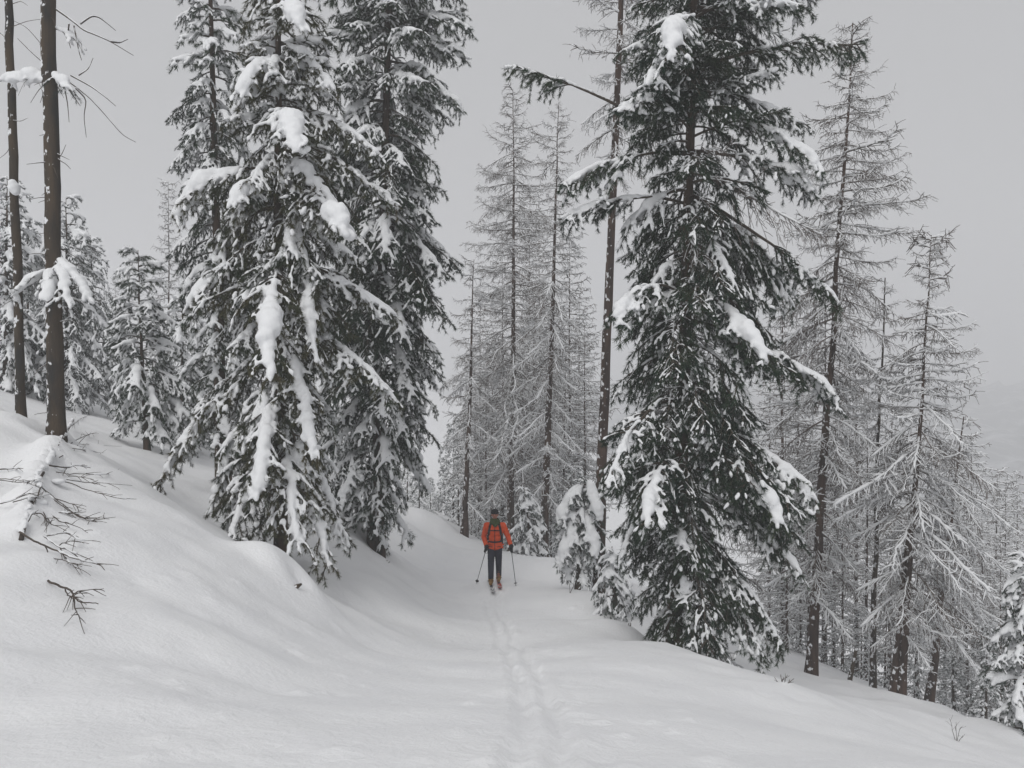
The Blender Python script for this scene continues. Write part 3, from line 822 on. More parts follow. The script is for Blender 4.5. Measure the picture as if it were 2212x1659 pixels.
# --- the pine bowed under heavy snow, left of the path
root, pts, tp, rng = grow_tree("pine_tree", "snow-laden pine left of the path with big white pillows bending its boughs", "tree", None,
    (607, 1228), (600, -150), 15.0, 0.115, 0.035,
    [(-150, 40, 40), (0, 75, 90), (100, 85, 105), (250, 100, 140), (400, 150, 165), (520, 150, 170), (650, 150, 165), (800, 145, 155), (900, 165, 140), (1000, 165, 120), (1100, 120, 105), (1160, 80, 90)],
    PINE_WARM, 0.105, 8, heavy=0.55, steep_v=(300, -60), squash=1.0, v0=1130, dead=0.08)
A = P(607, 1228, 15.0)
for i, h in enumerate([
    ((601, 360), (372, 462), -0.5, 0.22, [(0.42, 1.0, 0.15, 0.15)], 1.1, 0.40, 0.2),
    ((600, 250), (650, 310), -1.2, 0.25, [(0.6, 1.05, 0.15, 0.13)], 1.2, 0.35, 0.2),
    ((601, 330), (742, 520), -0.9, 0.20, [(0.25, 0.8, 0.11, 0.11)], 1.2, 0.25, 0.2),
    ((601, 400), (735, 505), -1.1, 0.2, [(0.8, 1.05, 0.13, 0.17)], 1.2, 0.3, 0.2),
    ((602, 470), (690, 780), -0.9, 0.42, [(0.30, 0.98, 0.10, 0.12)], 0.9, 0.16, 0.2),
    ((602, 590), (585, 815), -1.5, 0.42, [(0.55, 1.0, 0.14, 0.13)], 0.9, 0.25, 0.2),
    ((603, 540), (400, 650), -0.5, 0.22, [(0.3, 1.0, 0.12, 0.11)], 1.2, 0.35, 0.2),
    ((603, 740), (695, 1000), -1.0, 0.30, [(0.3, 0.98, 0.10, 0.10)], 0.9, 0.18, 0.2),
    ((604, 780), (332, 1060), -0.2, 0.30, [(0.45, 0.95, 0.09, 0.08)], 1.2, 0.22, 0.2),
    ((604, 830), (455, 1115), -0.5, 0.35, [(0.4, 0.95, 0.10, 0.10)], 1.2, 0.28, 0.2),
    ((605, 860), (545, 1080), -1.3, 0.40, [(0.4, 0.98, 0.11, 0.10)], 0.9, 0.28, 0.2),
    ((605, 900), (690, 1222), -0.9, 0.35, [(0.4, 0.98, 0.08, 0.08)], 1.1, 0.22, 0.2),
    ((605, 900), (735, 1195), -0.4, 0.30, [(0.3, 0.9, 0.08, 0.08)], 1.1, 0.25, 0.2),
    ((605, 930), (500, 1190), -0.9, 0.35, [(0.5, 0.9, 0.08, 0.08)], 1.1, 0.35, 0.2),
    ((605, 940), (625, 1190), -1.2, 0.4, [(0.5, 0.95, 0.08, 0.08)], 1.1, 0.35, 0.2),
    ((600, 130), (530, 220), -0.8, 0.25, [(0.4, 1.0, 0.11, 0.10)], 1.2, 0.3, 0.2),
    ((600, 20), (655, 60), -0.8, 0.25, [(0.45, 1.0, 0.13, 0.12)], 1.2, 0.35, 0.2),
    ((600, 90), (710, 190), -0.7, 0.2, [(0.3, 1.0, 0.08, 0.08)], 1.2, 0.3, 0.2),
    ((600, 170), (515, 225), -0.4, 0.25, [(0.4, 1.0, 0.10, 0.09)], 1.2, 0.35, 0.2),
    ((601, 230), (830, 330), -0.4, 0.18, [(0.6, 1.0, 0.07, 0.07)], 1.2, 0.3, 0.2),
    ((601, 300), (855, 440), -0.2, 0.18, [(0.65, 1.0, 0.08, 0.08)], 1.2, 0.3, 0.2),
    ((601, 420), (500, 440), -0.9, 0.3, [(0.35, 1.0, 0.12, 0.11)], 1.2, 0.35, 0.2),
    ((602, 560), (865, 690), -0.3, 0.18, [(0.6, 1.0, 0.07, 0.07)], 1.2, 0.3, 0.2),
    ((603, 700), (870, 860), -0.3, 0.18, [(0.5, 1.0, 0.06, 0.07)], 1.1, 0.3, 0.2),
]):
    hero_bough(root, A, 15.0, h[0], h[1], h[2], h[3], h[4], 0.85 * h[5], 'needles_warm', 200 + i, spread=h[6], bare=h[7])

# --- the dense dark pine behind it
root, pts, tp, rng = grow_tree("pine_tree", "dense dark pine behind the bowed one, its right side against the fog", "tree", None,
    (815, 1150), (850, -420), 20.0, 0.16, 0.03,
    [(-420, 10, 10), (-200, 90, 90), (0, 150, 150), (200, 160, 150), (330, 150, 105), (420, 140, 110), (560, 150, 140), (700, 160, 120), (800, 150, 125), (900, 140, 120), (1000, 130, 95), (1100, 95, 70), (1150, 70, 55)],
    PINE, 0.080, 17, heavy=0.62, dead=0.04, steep_v=(200, -150), squash=1.0, v0=1142)
A = P(815, 1150, 20.0)
for i, h in enumerate([
    ((840, 60), (1003, 35), 0, 0.1, None, 1.1, 0.3, 0.2), ((838, 60), (1000, 135), -0.2, 0.15, [(0.4, 1, 0.1, 0.1)], 1.2, 0.3, 0.2),
    ((836, 130), (1002, 238), -0.3, 0.18, [(0.4, 1, 0.1, 0.1)], 1.2, 0.3, 0.2), ((830, 380), (968, 408), 0, 0.1, None, 0.9, 0.2, 0.3),
    ((828, 470), (990, 585), 0, 0.1, None, 0.8, 0.25, 0.2), ((826, 520), (962, 700), -0.4, 0.25, None, 0.7, 0.35, 0.2),
    ((822, 640), (958, 790), -0.3, 0.2, None, 1.0, 0.35, 0.2), ((820, 800), (940, 890), 0, 0.12, None, 0.9, 0.2, 0.2),
    ((818, 850), (955, 962), 0, 0.1, None, 0.9, 0.2, 0.2), ((818, 930), (935, 1060), 0.8, 0.3, [(0.4, 1, 0.15, 0.15)], 1.2, 0.35, 0.2),
    ((816, 980), (815, 1155), -0.9, 0.3, None, 0.7, 0.3, 0.2), ((816, 960), (730, 1100), -0.8, 0.3, [(0.5, 0.9, 0.07, 0.07)], 1.0, 0.3, 0.2),
]):
    hero_bough(root, A, 20.0, h[0], h[1], h[2], h[3], h[4], h[5], 'needles', 300 + i, spread=h[6], bare=h[7], voxel=0.025)

# --- slim pine behind on the left
grow_tree("pine_tree", "slim upright pine just behind the bowed pine on its left", "tree", None,
    (482, 1020), (452, -130), 19.0, 0.14, 0.03,
    [(-130, 10, 10), (-40, 60, 55), (60, 70, 75), (150, 75, 80), (260, 95, 75), (330, 100, 60), (430, 80, 60), (560, 80, 70), (700, 70, 60), (850, 60, 60), (950, 50, 50)],
    PINE, 0.10, 29, heavy=0.8, steep_v=(150, -60), squash=0.95)

# --- young pine at the edge of the hollow
grow_tree("pine_tree", "small young pine with white drooping boughs left of the bowed pine", "tree", None,
    (318, 965), (298, 540), 21.5, 0.07, 0.006,
    [(540, 25, 25), (600, 45, 45), (680, 70, 75), (760, 80, 95), (850, 75, 110), (930, 60, 100)],
    PINE, 0.09, 31, heavy=0.95, steep_v=(760, 640), squash=1.0)

# --- snowy spruces behind the two bare trunks
for i, (lb, b, t, d, pr) in enumerate([
    ("snowy spruce behind the thick bare trunk at the left", (140, 905), (143, 425), 26.0, [(425, 8, 8), (520, 45, 50), (620, 70, 70), (760, 85, 80), (880, 75, 75)]),
    ("snowy spruce at the very left edge behind the thin bare trunk", (12, 890), (15, 380), 25.0, [(380, 8, 8), (480, 45, 50), (620, 75, 70), (760, 85, 80), (870, 75, 75)]),
    ("hazy spruce between the thick bare trunk and the young pine", (210, 905), (195, 508), 31.0, [(508, 6, 6), (600, 35, 35), (700, 45, 50), (800, 50, 60), (890, 50, 60)]),
    ("short white-dusted spruce between young pine and slim pine", (398, 985), (392, 640), 25.0, [(640, 8, 8), (720, 45, 45), (820, 65, 60), (960, 60, 60)]),
]):
    grow_tree("spruce_tree", lb, "tree", None, b, t, d, 0.11, 0.006, [(pr[0][0], 25, 25)] + [(a_, 1.25 * b_, 1.25 * c_) for a_, b_, c_ in pr[1:]], SPRUCE, 0.095, 40 + i, heavy=0.85, steep_v=(620, 450), squash=1.0)

# --- snow-laden young spruces by the path
for i, (lb, b, t, d, pr) in enumerate([
    ("small snow-covered spruce just right of the skier", (1145, 1215), (1132, 1052), 27.5, [(1052, 5, 5), (1100, 25, 28), (1160, 45, 45), (1205, 45, 45)]),
    ("young spruce buried in snow at the foot of the straight trunk", (1250, 1268), (1262, 1030), 21.0, [(1030, 10, 10), (1090, 50, 40), (1160, 60, 45), (1240, 45, 50)]),
    ("snowy spruce cut by the right edge of the picture", (2212, 1625), (2215, 1200), 15.2, [(1200, 15, 15), (1300, 45, 45), (1420, 65, 65), (1560, 75, 75), (1605, 70, 70)]),
    ("dark little spruce leaning out below the straight trunk", (1330, 1330), (1322, 1180), 19.0, [(1180, 10, 10), (1240, 45, 40), (1300, 60, 50), (1325, 55, 50)]),
]):
    rt = grow_tree("spruce_tree", lb, "tree", None, b, t, d, 0.06, 0.006, pr, SPRUCE, 0.065, 60 + i, heavy=0.9, steep_v=(0, -100), squash=1.0, v0=pr[-1][0])[0]
    if i == 1:
        for j, (a_, t_, dz_) in enumerate([((1262, 1050), (1200, 1130), -0.3), ((1262, 1040), (1300, 1120), -0.4), ((1258, 1110), (1212, 1215), -0.5), ((1258, 1110), (1288, 1200), -0.6)]):
            hero_bough(rt, P(*b, d), d, a_, t_, dz_, 0.35, [(0.3, 1.0, 0.12, 0.11)], 1.2, 'needles_cool', 500 + j, spread=0.4, voxel=0.025)

# --- larches
grow_tree("larch_tree", "bare larch with a pointed top directly behind the skier", "tree", None, (1104, 1205), (1108, 192), 32.0, 0.15, 0.008,
    [(192, 8, 8), (250, 40, 42), (330, 70, 70), (410, 95, 90), (540, 100, 95), (650, 105, 105), (800, 125, 120), (950, 120, 125), (1100, 100, 110)],
    LARCH, 0.095, 70, heavy=0.6, heavy_top=-0.2, bark='bark_larch', steep_v=(700, 330), squash=1.0)
grow_tree("larch_tree", "thin straight larch trunk left of the skier's head", "tree", None, (1003, 1152), (1024, 560), 30.5, 0.115, 0.008,
    [(560, 5, 5), (640, 40, 40), (760, 55, 50), (880, 75, 60), (1000, 55, 60), (1090, 40, 50)],
    LARCH, 0.12, 71, heavy=0.6, heavy_top=0, bark='bark_larch', steep_v=(800, 640), squash=0.9)
grow_tree("larch_tree", "snow-dusted larch between the central larch and the straight trunk", "tree", None, (1174, 1215), (1207, 228), 28.5, 0.145, 0.008,
    [(228, 5, 5), (280, 60, 30), (400, 60, 55), (560, 70, 60), (700, 90, 80), (850, 100, 90), (1000, 95, 80), (1100, 80, 70)],
    LARCH, 0.11, 72, heavy=0.85, heavy_top=0, bark='bark_larch', steep_v=(600, 330), squash=1.0)
root, pts, tp, rng = grow_tree("larch_tree", "tall straight reddish trunk, bare below, close left of the dark pine", "tree", None, (1290, 1300), (1350, -260), 21.5, 0.15, 0.05,
    [(-260, 20, 20), (-100, 90, 90), (0, 120, 110), (120, 105, 90), (200, 100, 80), (300, 80, 80), (420, 50, 60)],
    LARCH, 0.13, 73, heavy=0.35, bark='bark_larch', steep_v=(180, 40), squash=1.0)
grow_tree("larch_tree", "tall larch with upswept tips on the right, its trunk leaning right", "tree", None, (1752, 1462), (1842, 48), 20.0, 0.125, 0.015,
    [(48, 8, 8), (110, 38, 40), (180, 45, 75), (260, 95, 120), (300, 110, 135), (380, 90, 185), (480, 110, 150), (600, 130, 130), (750, 150, 130), (900, 150, 140), (1050, 140, 140), (1200, 120, 140), (1330, 100, 120)],
    LARCH, 0.078, 74, heavy=0.7, heavy_top=-0.3, bark='bark_larch', steep_v=(560, 200), squash=1.0)
root, pts, tp, rng = grow_tree("larch_tree", "twin-stemmed larch at the right with long snowy lower boughs", "tree", None, (1946, 1505), (2012, 508), 18.8, 0.085, 0.007,
    [(508, 5, 5), (580, 30, 35), (660, 55, 60), (740, 80, 115), (850, 110, 130), (960, 130, 140), (1080, 150, 145), (1200, 140, 160), (1330, 110, 170), (1420, 70, 140)],
    LARCH, 0.07, 75, heavy=0.95, heavy_top=0, bark='bark_larch', steep_v=(900, 640), squash=1.0)
stem, _, _ = trunk_mesh("trunk", np.zeros(3), P(1993, 870, 18.9) - P(1927, 1505, 18.9), 0.085, 0.03, M['bark_larch'], rng)
obj("trunk", stem, root, P(1927, 1505, 18.9) - P(1946, 1505, 18.8))
for i, (a, t2) in enumerate([((1968, 1120), (2112, 1262)), ((1966, 1090), (2178, 1240)), ((1960, 1190), (2185, 1395)), ((1958, 1250), (2130, 1480)), ((1970, 1010), (2190, 1145)), ((1962, 1060), (1800, 1130)), ((1964, 1020), (1798, 1095))]):
    r2 = np.random.default_rng(760 + i)
    p0, p2 = P(*a, 18.8), P(*t2, 18.2 + 0.3 * (i % 3))
    L = np.linalg.norm(p2 - p0); s = np.linspace(0, 1, 14)[:, None]
    ax = (1 - s) ** 2 * p0 + 2 * s * (1 - s) * ((p0 + p2) / 2 + UP * 0.10 * L) + s ** 2 * p2 - p0
    tw = larch_twigs(ax, r2, 0.9, 0.5)
    bo = obj("bough", larch_wood(tw, 0.02).mesh("bough", M['twig']), root, p0 - P(1946, 1505, 18.8))
    gs = larch_snow(tw, 0.022, r2, 2.2)
    obj("snow_load", gs.mesh("snow_load", M['snow']), bo)
grow_tree("larch_tree", "slender dark larch stem between the two big larches at the right", "tree", None, (1889, 1496), (1912, 600), 20.5, 0.075, 0.012,
    [(600, 5, 5), (700, 40, 40), (850, 70, 70), (1000, 80, 80), (1150, 75, 75)],
    LARCH, 0.16, 77, heavy=0.6, bark='bark_grey', steep_v=(900, 700), squash=1.0)
grow_tree("larch_tree", "hazy larch right behind the twin-stemmed one", "tree", None, (2008, 1530), (2082, 900), 21.5, 0.11, 0.012,
    [(900, 5, 5), (980, 45, 45), (1080, 80, 80), (1180, 100, 100), (1300, 100, 95), (1400, 80, 80)],
    LARCH, 0.11, 78, heavy=0.75, bark='bark_larch', steep_v=(1000, 900), squash=1.0)

# ------------------------------------------------------------------ the two bare trunks at the left
def px_twigs(gw, gsn, A, d, lines, r, rng, snow=0.0, dzs=0.5):
    for ln in lines:
        dz = rng.uniform(-dzs, dzs)
        pts = np.array([P(u, v, d + dz * k / max(1, len(ln) - 1)) for k, (u, v) in enumerate(ln)])
        s = np.linspace(0, len(pts) - 1, max(6, len(pts) * 3))
        q = np.stack([np.interp(s, np.arange(len(pts)), pts[:, k]) for k in range(3)], -1)
        q[1:-1] = (q[:-2] + 2 * q[1:-1] + q[2:]) / 4
        q -= A
        rr = np.linspace(r, r * 0.35, len(q))
        gw.add(*tube(q, rr, 5))
        if snow and rng.random() < 0.75:
            k = int(len(q) * 0.8)
            gsn.add(*tube(q[:k] + UP * (rr[:k, None] + 0.3 * snow), snow * rng.uniform(0.5, 1.3, k) * np.linspace(1, 0.5, k), 6, 0.8))

def Z1(*pts):      # picture positions read off an enlarged view of the upper left corner
    return [(x * 0.3472, y * 0.3472) for x, y in pts]
rng = np.random.default_rng(81)
A = P(118, 945, 14.3)
root = thing("dead_tree", "thick straight bare trunk at the left with snow-loaded dead branches", "tree", A)
tm, _, _ = trunk_mesh("trunk", np.zeros(3), P(104, -200, 14.3) - A, 0.128, 0.112, M['bark_grey'], rng)
tk = obj("trunk", tm, root)
for i in range(26):
    t_ = rng.uniform(0.03, 0.95); p_ = (P(104, -200, 14.3) - A) * t_; a_ = rng.uniform(0, 6.28); l_ = rng.uniform(0.15, 0.6) * (0.5 if i % 2 else 1)
    q_ = bend(p_, norm(np.array([math.cos(a_), math.sin(a_), rng.uniform(-0.5, 0.3)])), l_, 0.3, 6, rng, 0.05)
    gk = Geo(); gk.add(*tube(q_, np.linspace(0.008, 0.003, 6), 5)); obj("stub", gk.mesh("stub", M['twig_dark']), tk)
for lines, r, sn in [
    ([Z1((350, 60), (450, 130), (520, 190), (600, 220), (690, 260), (830, 345)), Z1((690, 260), (745, 268), (795, 245)), Z1((500, 150), (570, 100), (620, 108), (720, 190)),
      Z1((460, 160), (480, 260), (490, 320), (508, 375)), Z1((430, 150), (420, 230), (440, 300))], 0.013, 0.016),
    ([Z1((350, 450), (470, 540), (560, 610), (660, 720), (760, 840), (845, 885)), Z1((470, 550), (540, 620), (520, 720), (537, 855)), Z1((440, 470), (570, 540), (650, 600), (720, 660)),
      Z1((490, 470), (550, 430), (580, 360)), Z1((400, 540), (420, 640), (430, 760)), Z1((360, 470), (280, 400), (190, 320), (110, 240)), Z1((430, 560), (500, 660))], 0.011, 0.012),
    ([Z1((330, 1030), (385, 960), (410, 900)), Z1((330, 1010), (250, 1012), (165, 1022)), Z1((360, 990), (410, 1020), (440, 1052)), Z1((320, 480), (240, 560), (190, 640)), Z1((320, 500), (270, 580), (250, 640))], 0.009, 0.010),
    ([[(118, 130), (60, 60), (30, 45)], [(118, 330), (150, 345)], [(112, 700), (150, 690), (175, 705)], [(110, 780), (80, 800), (60, 835)]], 0.008, 0.008),
]:
    gw, gsn = Geo(), Geo()
    px_twigs(gw, gsn, A, 14.3, lines, r, rng, sn)
    bo = obj("branch", gw.mesh("branch", M['twig_dark']), root)
    obj("snow_load", gsn.mesh("snow_load", M['snow']), bo)
for i, (a, t, dz, ar, pil) in enumerate([
    ((112, 175), (15, 180), 0.2, 0.12, [(0.1, 1.0, 0.10, 0.10)]), ((112, 165), (150, 200), -0.5, 0.15, [(0.2, 0.9, 0.07, 0.06)]),
    ((116, 560), (188, 640), -0.4, 0.2, [(0.2, 1.0, 0.10, 0.08)]), ((116, 565), (160, 660), -0.7, 0.2, [(0.2, 1.0, 0.08, 0.06)]), ((116, 575), (25, 640), -0.1, 0.1, [(0.2, 0.9, 0.06, 0.06)]), ((116, 580), (100, 650), -0.7, 0.2, [(0.3, 1, 0.09, 0.08)]),
    ((114, 60), (175, 90), 0.2, 0.1, [(0.2, 0.8, 0.05, 0.05)]),
]):
    hero_bough(root, A, 14.3, a, t, dz, ar, pil, 1.0, 'needles_cool', 400 + i, spread=0.35, dens=0.7, k=7, needles=i in (1, 2, 3, 4), r0=0.012)

A = P(46, 918, 14.8)
root = thing("dead_tree", "thin leaning bare trunk at the left edge with a snow lump stuck on it", "tree", A)
tm, _, _ = trunk_mesh("trunk", np.zeros(3), P(10, -200, 14.8) - A, 0.078, 0.06, M['bark_grey'], rng)
obj("trunk", tm, root)
gsn = Geo()
gsn.add(*ellipsoids([P(30, 405, 14.72) - A, P(26, 396, 14.7) - A, P(34, 412, 14.72) - A], [(1, 0, 0)] * 3, [(0.11, 0.10, 0.10), (0.08, 0.08, 0.08), (0.08, 0.08, 0.09)]))
obj("snow_load", remesh(gsn, 0.018, "snow_load", M['snow']), root)
gw, gsn = Geo(), Geo()
px_twigs(gw, gsn, A, 14.8, [[(20, 90), (0, 70), (-30, 60)], [(25, 260), (45, 262), (60, 255)], [(36, 560), (70, 590), (90, 620)], [(22, 10), (45, 2), (60, 12)], [(20, 60), (60, 45), (100, 40)], [(40, 640), (5, 660), (-20, 690)], [(30, 300), (15, 330), (-5, 345)]], 0.007, rng, 0.008)
bo = obj("branch", gw.mesh("branch", M['twig_dark']), root)
obj("snow_load", gsn.mesh("snow_load", M['snow']), bo)

# ------------------------------------------------------------------ bowed, snowed-in sapling on the bank
def Z8(*pts):      # picture positions read off an enlarged view of the left bank
    return [(x * 0.3818, 748.8 + y * 0.3818) for x, y in pts]
def on_snow(u, v, lift):
    h = hit(u, v)
    return P(u, v, h[1] - lift)
rng = np.random.default_rng(88)
A = hit(100, 1000)
root = thing("sapling", "bare sapling bowed down and half buried in snow on the left bank", "tree", A)
groups = [
    [Z8((300, 630), (410, 545), (500, 500), (560, 495)), Z8((330, 630), (420, 585), (470, 545), (560, 555), (690, 563)), Z8((410, 575), (480, 585), (580, 600)), Z8((340, 540), (420, 420), (520, 375)), Z8((440, 560), (490, 510), (550, 490)), Z8((330, 560), (380, 470), (470, 400))],
    [Z8((280, 670), (380, 685), (410, 665), (510, 678)), Z8((320, 710), (380, 715)), Z8((380, 720), (440, 715), (590, 725), (660, 690)), Z8((380, 750), (480, 765), (560, 770), (750, 782)), Z8((370, 765), (530, 820), (650, 850), (770, 862)), Z8((390, 735), (470, 740), (540, 760))],
    [Z8((-60, 690), (60, 692), (130, 700)), Z8((-60, 755), (100, 765), (190, 748)), Z8((-60, 905), (70, 880), (170, 825), (220, 840)), Z8((70, 880), (200, 850), (290, 845)), Z8((-30, 740), (90, 750), (180, 750))],
    [Z8((235, 770), (215, 830), (195, 890)), Z8((230, 790), (300, 860), (390, 925), (460, 965), (650, 960)), Z8((300, 860), (400, 890), (490, 920)), Z8((400, 940), (480, 970), (560, 1000)), Z8((290, 940), (380, 940), (500, 965)), Z8((240, 800), (330, 880), (420, 945), (540, 975))],
    [Z8((140, 1030), (180, 935), (240, 930), (280, 990)), Z8((290, 950), (350, 1005), (440, 1030), (505, 1060)), Z8((260, 960), (280, 1000), (360, 1035)), Z8((235, 930), (255, 975), (265, 1005))],
    [Z8((112, 1050), (190, 1100), (260, 1130), (340, 1160), (400, 1200), (480, 1225), (550, 1240), (605, 1272)), Z8((250, 1075), (300, 1060), (390, 1040), (430, 1090), (530, 1090)), Z8((250, 1075), (330, 1130), (400, 1150), (490, 1180)), Z8((330, 1125), (410, 1100)), Z8((255, 1130), (270, 1190), (370, 1210), (470, 1240)), Z8((340, 1140), (380, 1200), (420, 1230))],
    [Z8((268, 1320), (350, 1360), (410, 1390), (420, 1430), (480, 1455), (575, 1465)), Z8((412, 1395), (460, 1370), (590, 1362)), Z8((420, 1430), (430, 1500), (460, 1562)), Z8((370, 1372), (385, 1410), (425, 1435))],
]
for gi, lines in enumerate(groups):
    gw, gsn = Geo(), Geo()
    for li, ln in enumerate(lines):
        lift0 = 0.10; lift1 = 0.34
        pts = np.array([on_snow(u, v, lift0 + (lift1 - lift0) * min(1, k / 2.0)) for k, (u, v) in enumerate(ln)])
        s = np.linspace(0, len(pts) - 1, len(pts) * 4)
        q = np.stack([np.interp(s, np.arange(len(pts)), pts[:, k]) for k in range(3)], -1)
        for _ in range(2): q[1:-1] = (q[:-2] + 2 * q[1:-1] + q[2:]) / 4
        q += np.cumsum(rng.normal(0, 0.004, q.shape), 0) - A
        r = 0.0105 if li == 0 else 0.0065
        rr = np.linspace(r, r * 0.35, len(q))
        gw.add(*tube(q, rr, 5))
        for k in range(5):        # side twigs
            t = rng.uniform(0.35, 0.95); p, T = along(q, t)
            dr = norm(T + norm(rng.normal(size=3)) * 0.7)
            gw.add(*tube(bend(p, dr, rng.uniform(0.08, 0.22), 0.1, 5, rng), np.linspace(0.004, 0.002, 5), 4))
        if rng.random() < 0.9:
            a, b = sorted(rng.choice(len(q), 2, replace=False))
            if b - a > 3:
                gsn.add(*tube(q[a:b] + UP * (rr[a:b, None] + 0.004), 0.011 * rng.uniform(0.5, 1.4, b - a), 6, 0.8))
    bo = obj("branch", gw.mesh("branch", M['twig_dark']), root)
    if gsn.v: obj("snow_load", gsn.mesh("snow_load", M['snow']), bo)
gsn = Geo()
stem = Z8((535, 270), (480, 330), (420, 400), (370, 480), (320, 560), (270, 650), (220, 730), (190, 820), (160, 920), (130, 1010), (120, 1060))
pts = np.array([on_snow(u, v, 0.07) for u, v in stem]) - A
s = np.linspace(0, len(pts) - 1, 60)
q = np.stack([np.interp(s, np.arange(len(pts)), pts[:, k]) for k in range(3)], -1)
w = np.interp(s, range(len(pts)), [0.035, 0.05, 0.045, 0.05, 0.055, 0.06, 0.05, 0.045, 0.04, 0.04, 0.03])
D = np.gradient(q, axis=0)
gsn.add(*ellipsoids(q + rng.normal(0, 0.02, q.shape), D, np.stack([w * 1.6, w * rng.uniform(0.75, 1.1, 60), w * rng.uniform(0.6, 0.9, 60)], -1)))
for c, sz in [(Z8((330, 760))[0], 0.08), (Z8((340, 690))[0], 0.07), (Z8((230, 880))[0], 0.07), (Z8((530, 290))[0], 0.06), (Z8((450, 560))[0], 0.05)]:
    gsn.add(*ellipsoids([on_snow(*c, 0.05) - A], [(1, 0, 0)], [(sz * 1.3, sz, sz * 0.5)]))
obj("snow_load", remesh(gsn, 0.022, "snow_load", M['snow'], 8, 0.008), root)
gw = Geo(); gw.add(*tube(q - UP * 0.055, np.linspace(0.010, 0.025, len(q)), 6))
obj("stem", gw.mesh("stem", M['twig_dark']), root)

# ------------------------------------------------------------------ small twigs, stubs
def weed(label, u, v, h, seed, lean=0.2, n=4, r=0.006, lift=0.0):
    r2 = np.random.default_rng(seed)
    a = hit(u, v)
    root = thing("twig_plant", label, "twig", a)
    ppm = FOC / a[1]
    for k in range(n):
        L = h / ppm * r2.uniform(0.5, 1.0) * (1 if k else 1.15)
        d = norm(np.array([lean + r2.normal(0, 0.35), r2.normal(0, 0.3), 1.0]))
        gw = Geo(); q = bend(-UP * 0.05, d, L + 0.05, 0.15, 7, r2, 0.05)
        gw.add(*tube(q, np.linspace(r, r * 0.4, 7), 5))
        for j in range(3):
            p, T = along(q, r2.uniform(0.4, 0.9))
            gw.add(*tube(bend(p, norm(T + norm(r2.normal(size=3)) * 0.8), L * 0.3, 0.1, 4, r2), np.linspace(r * 0.5, r * 0.25, 4), 4))
        obj("stem", gw.mesh("stem", M['twig_dark']), root)
weed("bare twig poking from the path edge right of the skier", 1231, 1278, 24, 1, 0.15, 3, 0.007)
weed("tiny dark twig tip on the crest left of the big dark pine", 1359, 1352, 12, 2, 0.1, 3, 0.010)
weed("bare dry shrub on the snow right of the dark pine's foot", 1690, 1480, 42, 3, 0.35, 5, 0.006)
weed("dry stalk sticking out of the snow at the lower right", 2066, 1600, 50, 4, 0.0, 4, 0.0045)
weed("small dark twig on the bank below the dense dark pine", 880, 1195, 14, 5, -0.3, 4, 0.010)
weed("thin twig low on the left bank near the dark twig", 838, 1215, 14, 6, -0.2, 3, 0.006)

def stub(name, label, a, b, d0, r0, r1, seed):
    r2 = np.random.default_rng(seed)
    p, q = P(*a, d0), P(*b, d0)
    root = thing(name, label, "stump", p)
    tm, pts, _ = trunk_mesh("trunk", np.zeros(3), q - p, r0, r1, M['bark_grey'], r2, n=8, below=0.4)
    obj("trunk", tm, root)
    gsn = Geo(); c = q - p
    gsn.add(*ellipsoids([c + UP * 0.02, c + UP * 0.03 + np.array([0.02, 0, 0])], [(1, 0, 0)] * 2, [(r1 * 1.3, r1 * 1.3, r1), (r1, r1, r1)]))
    obj("snow_load", remesh(gsn, 0.012, "snow_load", M['snow']), root)
stub("dead_stump", "short leaning dead stump between the right-hand larches", (1833, 1485), (1849, 1405), 19.5, 0.05, 0.03, 1)
h = hit(636, 1272)
root = thing("wood_stub", "dark broken stub under the snow lip at the end of the bank", "stump", h)
gw = Geo(); gw.add(*tube(np.array([(-0.09, 0.08, -0.06), (-0.02, -0.02, 0.0), (0.05, -0.04, 0.045), (0.10, -0.02, 0.07)]), [0.03, 0.035, 0.03, 0.012], 8))
obj("log_end", gw.mesh("log_end", M['bark_grey']), root)

# ------------------------------------------------------------------ trees farther back
def far_larch_meshes(seed, H, R):
    rng = np.random.default_rng(seed)
    crown, sn = Geo(), Geo()
    n = int(H * 8)
    for i in range(n):
        f = (i + rng.uniform(0, 1)) / n
        f = f ** 0.85
        L = max(0.45, R * min(1.0, (1 - f) * 1.9) * rng.uniform(0.65, 1.1)) * (0.75 if f < 0.25 else 1)
        ax = bough_axis(L, 0.15 * f + rng.uniform(-0.25, 0.02), 0.25 * (1 - f), 0.25, rng)
        tw = larch_twigs(ax, rng, 0.55, 0.55)
        a = i * 2.4 + rng.uniform(-0.4, 0.4)
        Rm = np.array([[math.cos(a), -math.sin(a), 0], [math.sin(a), math.cos(a), 0], [0, 0, 1]])
        off = np.array([0, 0, H * (0.06 + 0.94 * f)])
        for gg, (v, t) in ((crown, larch_wood(tw, 0.012 + 0.005 * L, 1.5).arrays()), (sn, larch_snow(tw, 0.014, rng, 1.3).arrays())):
            gg.add(v @ Rm.T + off, t)
    tr, _, _ = trunk_mesh("trunk", np.zeros(3), np.array([rng.normal(0, 0.02 * H), 0, H]), 0.0075 * H, 0.004, M['bark_larch'], rng, n=16, sides=8)
    return [("trunk", tr), ("twigs", crown.mesh("twigs", M['twig'])), ("snow_load", sn.mesh("snow_load", M['snow']))]

